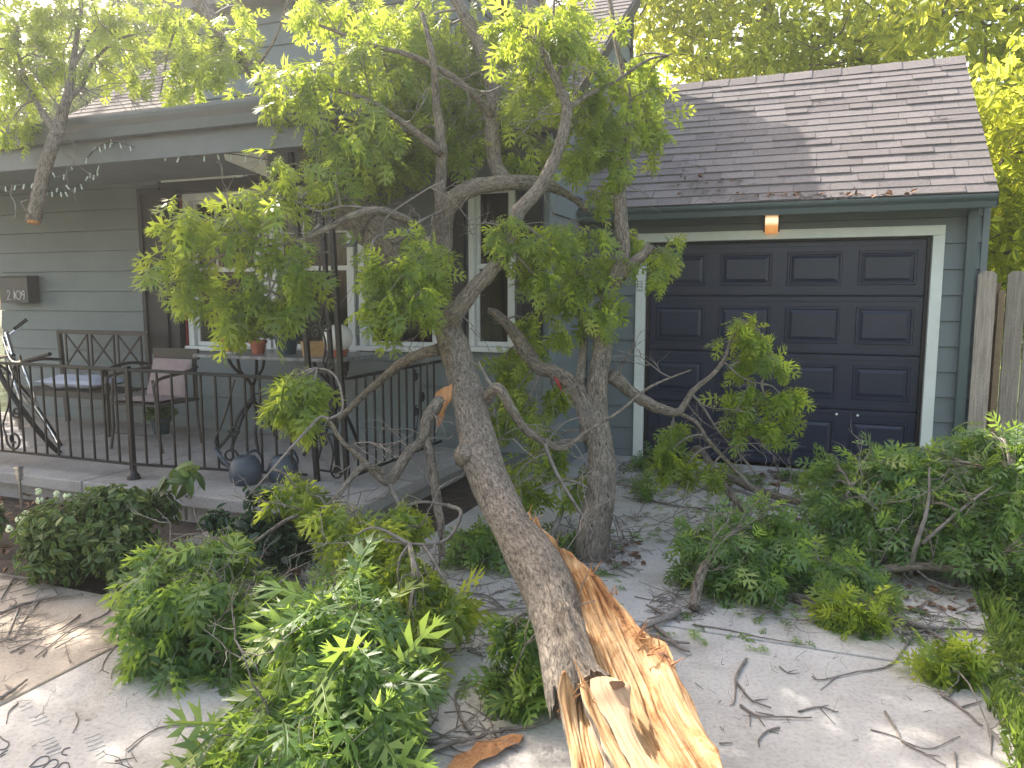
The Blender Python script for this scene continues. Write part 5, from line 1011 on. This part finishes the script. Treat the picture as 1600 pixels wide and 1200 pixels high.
# ---- garden plants
def bush(name, label, blobs, T, m, size, n, single=60, stems=26, group=None, fn=atz):
    c0 = blobs[0]; t = thing(name, label, 'plant' if 'plant' in name else 'bush', tuple(atz(c0[0], c0[1]+c0[3], 0)), group); lv = []; tw = MB()
    for (cx, cy, rx, ry, z, w) in blobs:
        c = atz(cx, cy, z); d = (c-CC) @ FW; sx, sy = rx/FPX*d, ry/FPX*d
        for i in range(int(n*w)):
            u = rng.normal(0, 1, 3); u /= np.linalg.norm(u); r_ = random.random()**.35
            p = c+RT*u[0]*sx*r_+UP*u[1]*sy*r_+FW*u[2]*sx*.8*r_
            if p[2] < .01: p[2] = .01+.05*random.random()
            nr = u[0]*RT+u[2]*FW+UP*(u[1]+.6)+rnd3(.5); ax = np.cross(nr, rnd3(1)); lv.append((p, ax, nr, size*random.uniform(.6, 1.25)))
        for i in range(int(stems*w)):
            b = np.array(atz(c0[0], c0[1]+c0[3]*.8, 0))*.6+np.array([c[0], c[1], 0])*.4+rnd3(.05); b[2] = 0; tip = c+RT*random.uniform(-1, 1)*sx*.8+UP*random.uniform(0, 1)*sy*.9
            tw.tube(smoothpts([b, (b+tip)/2+rnd3(.03), tip], 4), list(np.linspace(.005, .0018, 9)), 5, cap=False)
    tw.build('stem', M['twig'], t, kind='stuff'); leaves_out(t, lv, T, m, single); return t
bush('round_bush', 'rounded green bush with pale cream blooms in the garden bed', [(135, 830, 100, 62, .26, 1.), (90, 865, 62, 50, .16, .5), (195, 860, 60, 55, .2, .5), (175, 785, 60, 30, .42, .4), (60, 830, 35, 40, .2, .25), (245, 790, 35, 30, .3, .2)], OVAL, M['leafh'], .055, 1500, 120)
bush('rose_bush', 'dark blue green rose bush with one pink bloom', [(440, 850, 62, 42, .28, 1.), (400, 830, 40, 34, .36, .5), (470, 815, 42, 28, .38, .4), (405, 775, 26, 18, .55, .15), (340, 815, 25, 20, .36, .2)], OVAL, M['leafr'], .06, 700, 80)
bush('broad_plant', 'tall broad leaved seedling rising behind the round bush', [(285, 745, 26, 16, .48, 1.)], OVAL, M['leafh'], .13, 22, 22, 5)
bush('small_plant', 'small green plant at the left frame edge by the steel light', [(-5, 810, 16, 30, .18, 1.)], OVAL, M['leafh'], .07, 60, 60, 8)
for i, (x_, y_) in enumerate(((60, 768), (62, 782), (40, 803), (30, 812), (88, 772), (105, 775), (14, 826), (35, 830))):
    c = atz(x_, y_, .40 if y_ < 790 else .28); f = MB()
    for k in range(14): u = rnd3(1); u /= np.linalg.norm(u); f.lathe([(.001, 0), (.010, .002), (.009, .006), (.001, .008)], c+u*.014, 6, axis=tuple(u))
    o = f.build('cream_bloom', M['cream']); tag(o, ('pale cream bloom on the round bush, '+('topmost of the blooms', 'just below the topmost bloom', 'halfway down the left side', 'near the far left edge of the bush', 'upper left of the crown', 'upper middle of the crown', 'lowest on the left', 'just right of the leftmost bloom')[i]), 'flower', 'cream flower heads on the round bush')
f = MB(); c = atz(412, 867, .27)
for k in range(12): u = rnd3(1); u[2] = abs(u[2]); u /= np.linalg.norm(u); f.lathe([(.001, 0), (.014, .003), (.012, .007), (.001, .01)], c+u*.014, 8, axis=tuple(u))
tag(f.build('pink_rose', M['flower'], smooth=True), 'pink rose bloom on the dark rose bush', 'flower')

# ---- twigs and litter on the ground
def gtwig(pts, r, side, label, group='bare twigs lying on the concrete'):
    P = smoothpts([list(atz(x, y, r*1.1)) for x, y in pts], 5); P = [np.array([p[0], p[1], max(p[2], r)])+np.array([0, 0, random.uniform(0, r*.6)]) for p in P]
    mb = MB(); mb.tube(P, list(np.linspace(r, r*.45, len(P))), 7, s0=random.random()*8)
    for s in side:
        Q = smoothpts([list(atz(x, y, r*.9)) for x, y in s], 4); mb.tube(Q, list(np.linspace(r*.6, r*.25, len(Q))), 6, s0=random.random()*8)
    o = mb.build('twig', M['twig'], smooth=True); tag(o, label, 'twig', group)
gtwig([(305, 1133), (255, 1136), (225, 1150), (197, 1172)], .004, [[(305, 1133), (304, 1105)], [(200, 1175), (225, 1152)]], 'hooked thin twig on the grey slab at lower left')
gtwig([(180, 1190), (209, 1184)], .004, [[(205, 1175), (214, 1190)]], 'short twig just below the hooked thin twig')
gtwig([(28, 1099), (14, 1112), (10, 1130)], .004, [], 'curved twig at the left edge of the grey slab')
gtwig([(119, 1114), (122, 1128), (114, 1145)], .0035, [], 'short curved twig in the middle of the left grey slab')
gtwig([(190, 1000), (168, 1025), (160, 1045), (170, 1052)], .003, [[(160, 1045), (152, 1052)]], 'thin twig crossing the joint between tan and grey slab')
gtwig([(175, 940), (165, 960), (110, 985), (55, 1028)], .006, [[(110, 985), (95, 990)]], 'long bent twig across the tan walkway')
gtwig([(125, 962), (100, 980), (90, 985)], .006, [], 'thick short twig on the tan walkway')
gtwig([(0, 1092), (20, 1080), (42, 1062)], .010, [[(20, 1078), (8, 1070)]], 'dark thick stick at the left edge on the joint')
gtwig([(0, 900), (60, 905), (100, 890), (140, 868), (190, 875), (240, 875)], .011, [[(100, 892), (85, 880), (140, 866)], [(20, 905), (5, 930), (0, 940)]], 'long grey branch lying in front of the round bush')
gtwig([(0, 960), (35, 945), (80, 935), (130, 930)], .010, [[(60, 940), (40, 965), (20, 1000)], [(30, 948), (14, 990), (20, 1000)]], 'brown branch below the long grey branch at the left')
gtwig([(590, 1198), (640, 1185), (700, 1165), (740, 1155), (790, 1140)], .013, [[(740, 1150), (720, 1120), (712, 1085), (735, 1065)], [(700, 1165), (655, 1160), (640, 1180)], [(780, 1140), (830, 1135), (868, 1120)]], 'thick forked stick lying at the bottom beside the bark strip')
gtwig([(1166, 1030), (1150, 1060), (1158, 1075), (1175, 1095), (1205, 1107)], .007, [[(1150, 1060), (1148, 1095), (1140, 1103)], [(1175, 1095), (1200, 1092)]], 'forked twig right of the splintered wood')
gtwig([(1157, 1102), (1175, 1115), (1195, 1120), (1268, 1122)], .006, [[(1172, 1112), (1172, 1135)], [(1185, 1120), (1195, 1135)], [(1210, 1118), (1180, 1112)]], 'branching twig just below the forked twig')
gtwig([(1247, 1112), (1280, 1105), (1305, 1112), (1310, 1112)], .004, [[(1282, 1107), (1305, 1132)], [(1280, 1105), (1295, 1101)]], 'small starry twig right of the branching twig')
gtwig([(1218, 1138), (1200, 1142), (1186, 1155), (1186, 1167)], .005, [[(1200, 1141), (1217, 1146)]], 'small curved twig below the branching twig')
gtwig([(1383, 1112), (1400, 1140), (1412, 1160), (1445, 1178), (1478, 1197)], .005, [[(1408, 1158), (1430, 1168)], [(1445, 1178), (1470, 1182)]], 'long slender twig in the sunny part of the driveway')
gtwig([(1435, 980), (1415, 1010), (1390, 1040), (1340, 1050), (1285, 1062), (1268, 1058)], .005, [[(1310, 1055), (1282, 1078)], [(1275, 1062), (1270, 1052)]], 'long arched twig above the driveway joint at right')
gtwig([(1218, 1042), (1232, 1052), (1250, 1052)], .0035, [[(1232, 1050), (1244, 1046)]], 'tiny twig left of the long arched twig')
gtwig([(1492, 1176), (1494, 1200)], .004, [], 'short twig at the bottom beside the slender twig')
gtwig([(1124, 1162), (1145, 1161)], .004, [], 'straight short twig beside the wood edge at the bottom')
gtwig([(1082, 976), (1140, 985), (1200, 998), (1260, 1008)], .004, [], 'thin twig lying along the driveway joint')
gtwig([(1410, 990), (1460, 985), (1530, 985), (1600, 1010)], .008, [[(1460, 985), (1470, 1010), (1500, 1040)], [(1530, 985), (1560, 1010), (1600, 1032)], [(1440, 985), (1400, 965), (1380, 960)]], 'pale branch reaching into the grass at right')
gtwig([(1240, 932), (1275, 940), (1300, 950)], .018, [], 'thick bark covered stick above the small sprig')
gtwig([(1400, 965), (1440, 980), (1480, 985)], .018, [[(1450, 985), (1475, 1000), (1520, 1030), (1560, 1060)]], 'thick reddish stick beside the pale branch')
gtwig([(1060, 955), (1020, 975), (985, 992)], .022, [[(1040, 960), (1010, 945)], [(1020, 975), (1060, 1010), (1078, 1018)], [(1000, 985), (1040, 1000), (1078, 1005)]], 'thick dark stick right of the wood below the bough')
gtwig([(995, 775), (1040, 788), (1100, 795), (1150, 790)], .009, [[(1040, 788), (1080, 775)], [(1090, 795), (1130, 805)], [(1010, 780), (1000, 800)]], 'pale twig lying right of the upright trunk')
gtwig([(700, 965), (760, 955), (830, 950)], .008, [[(740, 958), (720, 985), (690, 995)], [(790, 952), (760, 930), (720, 925)]], 'dark twig behind the split trunk')
gtwig([(1360, 1140), (1395, 1150), (1450, 1170), (1500, 1150)], .003, [], 'hair thin twig near the slender twig')
gtwig([(1470, 1085), (1500, 1105), (1535, 1135)], .007, [[(1500, 1105), (1535, 1095)], [(1480, 1090), (1500, 1070)]], 'dark twig by the grass at the lower right')
gtwig([(1550, 1150), (1548, 1180)], .003, [], 'fine twig at the grass edge')
def litter(name, regions, n, rr=(.0012, .004), ln=(.05, .25), z=0):
    tw = MB()
    for (cx, cy, rx, ry, w) in regions:
        for i in range(int(n*w)):
            a = random.uniform(0, 2*math.pi); q = math.sqrt(random.random()); p = np.array(atz(cx+rx*q*math.cos(a), cy+ry*q*math.sin(a), 0)); 
            th = random.uniform(0, math.pi); l = random.uniform(*ln); dz = random.random()**3*.10; r_ = random.uniform(*rr)
            d = np.array([math.cos(th), math.sin(th), 0]); p[2] = r_+.002
            pts = smoothpts([p-d*l/2+np.array([0, 0, dz*random.random()]), p+rnd3(.02)*np.array([1, 1, 0])+np.array([0, 0, dz*.5]), p+d*l/2+np.array([0, 0, dz])], 3)
            tw.tube(pts, list(np.linspace(r_, r_*.5, len(pts))), 4, cap=False, s0=random.random()*9)
    return tw.build(name, M['twig'], kind='stuff')
litter('twig_litter', [(1000, 820, 130, 45, 1.2), (1070, 940, 60, 30, .7), (760, 900, 90, 55, .9), (1430, 960, 110, 50, .9), (30, 960, 60, 70, .6), (1380, 900, 120, 30, .5), (1120, 770, 170, 30, .8), (720, 990, 60, 40, .4), (550, 850, 60, 30, .3), (1000, 740, 60, 20, .5), (700, 1150, 100, 35, .25), (150, 1010, 130, 40, .12), (930, 880, 60, 25, .8), (1250, 760, 120, 20, .5), (880, 960, 90, 30, .4), (1300, 930, 120, 30, .5), (480, 890, 60, 25, .3)], 120)
litter('fine_litter', [(1250, 1050, 300, 110, 1.), (200, 1100, 250, 90, .5), (800, 1000, 200, 120, .6), (100, 900, 150, 60, .4)], 70, (.0008, .0016), (.01, .05))
# dead leaves and fresh torn leaves scattered
lv = []
for (cx, cy, rx, ry, n) in ((30, 800, 60, 30, 60), (60, 870, 70, 20, 25), (1010, 735, 70, 18, 40), (1420, 930, 110, 30, 40), (500, 880, 60, 25, 20), (1180, 750, 120, 10, 70), (940, 860, 70, 22, 40), (1420, 880, 120, 30, 60), (1250, 745, 140, 6, 60)):
    for i in range(n): 
        p = atz(cx+random.uniform(-rx, rx), cy+random.uniform(-ry, ry), .012); a = rnd3(1); a[2] = .1; lv.append((p, a, np.array([0, 0, 1.])+rnd3(.3), random.uniform(.04, .08)))
join_leaves('dead_leaves', lv, OVAL, M['deadleaf'], None)
lv = []
for (cx, cy, rx, ry, n) in ((1100, 800, 200, 60, 60), (700, 1000, 120, 80, 30), (1400, 960, 120, 40, 40), (1000, 740, 120, 14, 30), (1250, 750, 120, 8, 40), (300, 1030, 140, 30, 16), (1250, 950, 200, 60, 60), (880, 900, 100, 40, 30), (1150, 770, 150, 25, 60), (450, 1000, 200, 80, 30)):
    for i in range(n): 
        p = atz(cx+random.uniform(-rx, rx), cy+random.uniform(-ry, ry), .015); a = rnd3(1); a[2] = .05; lv.append((p, a, np.array([0, 0, 1.])+rnd3(.3), random.uniform(.05, .11)))
join_leaves('scattered_green_leaves', lv, OAK, M['leaf2'], None)
# strip of torn inner bark
b_ = MB(); e = [(698, 1200), (712, 1180), (735, 1172), (745, 1158), (772, 1155), (800, 1146), (818, 1148), (812, 1160), (790, 1168), (775, 1180), (750, 1188), (738, 1200), (715, 1208)]
up_ = [atz(x, y, .022) for x, y in e]; dn = [atz(x, y, .004) for x, y in e]; cu = sum(up_)/len(e)+np.array([0, 0, .008]); n_ = len(e)
b_.add(up_+dn+[cu], [(i, (i+1) % n_, 2*n_) for i in range(n_)]+[(i+n_, (i+1) % n_+n_, (i+1) % n_, i) for i in range(n_)], attr=[(p[0]*1., p[1], p[0]*.6-p[1]*.8) for p in up_+dn+[cu]])
tag(b_.build('bark_strip', M['orange']), 'ragged orange strip of torn wood lying at the bottom', 'wood strip')

tw = MB()
def onroof(x, y):
    r = ray(x, y); n_ = np.array([0, -sl.z, sl.y]); p0 = np.array([0, ROOFA[0], ROOFA[1]+.022]); return CC+r*(((p0-CC) @ n_)/(r @ n_))
for (cx, cy, rx, ry, n) in ((1110, 290, 60, 22, 70), (1080, 250, 50, 40, 30), (1230, 308, 120, 3, 50), (1120, 215, 60, 30, 14), (1470, 183, 14, 5, 5), (1275, 158, 12, 5, 4)):
    for i in range(n):
        p = onroof(cx+random.gauss(0, rx*.5), cy+random.gauss(0, ry*.5)); d = rnd3(1); d[2] = d[1]*.75+abs(d[2])*.15; d /= np.linalg.norm(d); l = random.uniform(.05, .22)
        tw.tube([p-d*l/2+rnd3(.004), p+rnd3(.012), p+d*l/2], [.0028, .002, .001], 4, cap=False, s0=random.random()*9)
tw.build('roof_twigs', M['twig'], kind='stuff')
lv = []
for (cx, cy, rx, ry, n) in ((1100, 292, 60, 16, 26), (1300, 303, 150, 2, 40)):
    for i in range(n): lv.append((onroof(cx+random.uniform(-rx, rx), cy+random.uniform(-ry, ry)), rnd3(1)*np.array([1, .6, .3]), np.array([0, -.6, .8])+rnd3(.3), random.uniform(.03, .07)))
join_leaves('gutter_leaves', lv, OVAL, M['deadleaf'], None)
# ---- lawn at the right edge
def grass_mesh():
    n = 30000; y = rng.random(n)*8.2-1.0; ed = np.clip(.72+(y-3.0)*.13, .70, .95)+.03*np.sin(y*5)+.02*np.sin(y*17); x = ed+rng.random(n)**1.5*3.2
    h = rng.uniform(.04, .11, n)*(1+.5*np.sin(x*7+y*5)); th = rng.random(n)*6.28; ln = rng.uniform(.02, .06, n); w = .0035
    b = np.stack([x, y, np.where(x < .96, 0., -.05)], 1); d = np.stack([np.cos(th), np.sin(th), np.zeros(n)], 1); s = np.stack([-np.sin(th), np.cos(th), np.zeros(n)], 1)*w
    V = np.stack([b-s, b+s, b+d*ln[:, None]*.4+s*.7+np.stack([0*x, 0*x, h*.65], 1), b+d*ln[:, None]+np.stack([0*x, 0*x, h], 1)], 1).reshape(-1, 3)
    F = (np.array([[0, 1, 2], [0, 2, 3]])[None]+(np.arange(n)*4)[:, None, None]).reshape(-1, 3)
    me = bpy.data.meshes.new('lawn_grass'); me.from_pydata(V.tolist(), [], F.tolist()); a = me.attributes.new('fib', 'FLOAT_VECTOR', 'POINT'); z = np.zeros((len(V), 3), np.float32); z[:, 0] = np.repeat(rng.random(n), 4); a.data.foreach_set('vector', z.ravel()); me.materials.append(M['grass']); link('lawn_grass', me, kind='stuff')
grass_mesh()
lv = []
for i in range(5200):
    y = random.uniform(2.2, 7.0); x = min(.95, max(.70, .72+(y-3)*.13))+abs(random.gauss(0, .45)); h = .01+random.random()*.09
    lv.append((np.array([x, y, h]), rnd3(1)*np.array([1, 1, .4]), np.array([0, 0, 1.])+rnd3(.5), random.uniform(.02, .045)))
join_leaves('ground_cover', lv, OVAL, M['grass'], None)

# ---- background trees
def bgtree(name, label, base, h, r, crowns, m, size, n, T=LONG, group=None, lean=(0, 0), limbs_=6):
    t = thing(name, label, 'tree', tuple(base), group); b = np.array(base, float); mb = MB(); top = b+np.array([lean[0], lean[1], h])
    P = smoothpts([b, b+(top-b)*.35+rnd3(.08), b+(top-b)*.7+rnd3(.12), top], 6); mb.tube(P, list(np.linspace(r, r*.3, len(P))), 14, disp=barkdisp(.1)); s = [np.array(p) for p in P[6:]]
    for (c, rad) in crowns:
        c = np.array(c, float); a = min(s, key=lambda q: np.linalg.norm(q-c)+.8*max(0, q[2]-c[2])); Q = smoothpts([a, (a+c)/2+rnd3(.15), c], 5); mb.tube(Q, list(np.linspace(r*.4, r*.12, len(Q))), 7, disp=barkdisp(.1))
        for k in range(limbs_): e = c+rnd3(.5)*np.array(rad); mb.tube(smoothpts([c, (c+e)/2+rnd3(.1), e], 3), list(np.linspace(r*.12, r*.03, 7)), 5)
    mb.build('trunk', M['bark'], t, smooth=True); lv = []
    tot = sum(np.prod(q[1])**.66 for q in crowns)
    for (c, rad) in crowns:
        nc = int(n*np.prod(rad)**.66/tot/12); c = np.array(c, float)
        for k in range(nc):
            u = rnd3(1); u /= np.linalg.norm(u); p = c+u*np.array(rad)*random.random()**.45; cd_ = rnd3(.16)+np.array([0, 0, -.05])
            for j in range(12):
                ax = rnd3(1)+np.array([0, 0, -.15])+u*.3; lv.append((p+rnd3(size*1.1), ax, rnd3(.8)+np.array([0, 0, .6]), size*random.uniform(.7, 1.3)))
    join_leaves('crown', lv, T, m, t)
GRP = None
def tp(x, y, Y): return tuple(aty(x, y, Y))
bgtree('ash_tree', 'tall pale green tree with long trunk right of the garage ridge', (4.0, 13.0, -.05), 9, .16, [(tp(1540, 40, 12.5), (1.1, .9, .8)), (tp(1600, 120, 12.5), (.9, .9, .9)), (tp(1470, 20, 12.5), (1.0, .9, .7)), (tp(1580, -80, 12.5), (1.6, 1, 1)), (tp(1650, 20, 12.5), (1, 1, 1.2))], M['leafb'], .16, 3400)
bgtree('ash_tree', 'bright yellow green tree directly behind the garage ridge', (1.4, 14.5, -.05), 9, .2, [(tp(1300, 60, 14), (1.5, 1, .8)), (tp(1200, 40, 14), (1.4, 1, .9)), (tp(1380, 30, 14), (1.2, 1, .8)), (tp(1250, 110, 14), (1.3, 1, .5)), (tp(1350, 90, 14), (1.2, 1, .4)), (tp(1180, -60, 14), (1.8, 1, 1)), (tp(1340, -70, 14), (1.8, 1, 1))], M['leafb'], .16, 5600)
bgtree('ash_tree', 'loose yellow green tree behind the junction of house and garage', (-1.0, 15.5, -.05), 9, .18, [(tp(1100, 90, 15), (1.1, 1, .6)), (tp(1050, 50, 15), (1.0, 1, .9)), (tp(1130, 20, 15), (1.0, 1, .6)), (tp(1060, -60, 15), (1.8, 1, 1.1)), (tp(1120, 130, 15), (.7, .8, .35))], M['leafb'], .16, 2800)
bgtree('bushy_tree', 'low leafy tree overhanging the fence beside the garage', (4.2, 10.5, -.05), 5, .12, [(tp(1575, 240, 10), (.7, .8, .7)), (tp(1590, 330, 10), (.6, .8, .6)), (tp(1560, 170, 10.5), (.6, .8, .5)), (tp(1600, 390, 9.5), (.5, .6, .4)), (tp(1660, 300, 10), (1, 1, 1.3)), (tp(1700, 160, 10), (1.2, 1, 1))], M['leafb'], .13, 5000)
bgtree('bushy_tree', 'dark green shrubby tree behind the fence pickets', (5.0, 13.5, -.05), 4, .12, [(tp(1570, 330, 13), (1.3, .8, 1.4)), (tp(1640, 420, 13), (1.5, .9, 1.5)), (tp(1560, 430, 13), (.9, .8, .9))], M['leafd'], .15, 5200)
bgtree('shade_tree', 'tall dark tree behind the left end of the house roof', (-14, 14, -.05), 9, .3, [((-10.5, 12.5, 5.2), (2.2, 1.5, 1.6)), ((-12.5, 12.5, 4.6), (2.2, 1.5, 1.5)), ((-8.6, 12.5, 6.2), (2.0, 1.5, 1.5)), ((-15.5, 12.5, 4.6), (2.2, 1.5, 1.8)), ((-11.5, 13, 8.2), (2.4, 1.6, 1.4)), ((-14, 14, 7.5), (3.2, 2.5, 2.0)), ((-11.5, 13.5, 6.5), (2.5, 2, 1.6)), ((-16.5, 13.5, 6), (2.4, 2, 2)), ((-13, 13, 10), (3, 2, 1.8)), ((-9.5, 14, 8.5), (2.2, 2, 1.6))], M['leafd'], .22, 20000)
bgtree('shade_tree', 'wide green tree standing beyond the left house corner', (-13.5, 6.5, -.05), 6, .2, [((-12.5, 6.8, 4.5), (1.6, 1.6, 1.5)), ((-11.3, 6.5, 2.8), (1.0, 1.2, 1.2)), ((-13.5, 5.5, 3.5), (1.8, 1.4, 1.4)), ((-11.5, 7.5, 5.5), (1.4, 1.4, 1.2))], M['leafd'], .14, 6000)
bgtree('shade_tree', 'yellow green tree above the dormer seen through the oak leaves', (-5.0, 14.5, -.05), 8, .2, [((-5, 14, 8.3), (2.4, 1.6, 1.4)), ((-2.8, 14.5, 7.2), (1.6, 1.4, 1.4)), ((-7.5, 14, 7.5), (2, 1.5, 1.3))], M['leafb'], .18, 5000)
# far-off belt of trees beyond the garden, one mass
lv = []
for i in range(11):
    x = -40+i*8; y = 28+random.uniform(-2, 3)
    for (c, rad, n_) in (((x, y, 5), (4.2, 2.5, 3.2), 900), ((x+2, y, 2.5), (3.6, 2, 2.4), 600), ((x-2, y, 8.5), (2.8, 2, 2.2), 500)):
        for k in range(n_):
            u = rnd3(1); u /= np.linalg.norm(u); lv.append((np.array(c)+u*np.array(rad)*random.random()**.4, rnd3(1), rnd3(.8)+np.array([0, 0, .6]), random.uniform(.35, .65)))
join_leaves('distant_woods', lv, LONG, M['leafd'], None)

# ---- thin scattering box added to imitate lens veiling glare, strongest towards the sun
if GLARE:
    hz = MB().box(-60, 45, -12, 60, -1.1, 12.5).build('glare_volume', M['soil'], kind='stuff'); hz.data.materials.clear()
    hm = bpy.data.materials.new('glare_volume'); hm.use_nodes = True; hn = hm.node_tree.nodes; hn.clear()
    ho = hn.new('ShaderNodeOutputMaterial'); hv = hn.new('ShaderNodeVolumePrincipled'); hv.inputs['Color'].default_value = (.92, .94, .97, 1); hv.inputs['Density'].default_value = GLARE; hv.inputs['Anisotropy'].default_value = .72
    hm.node_tree.links.new(hv.outputs[0], ho.inputs['Volume']); hz.data.materials.append(hm)
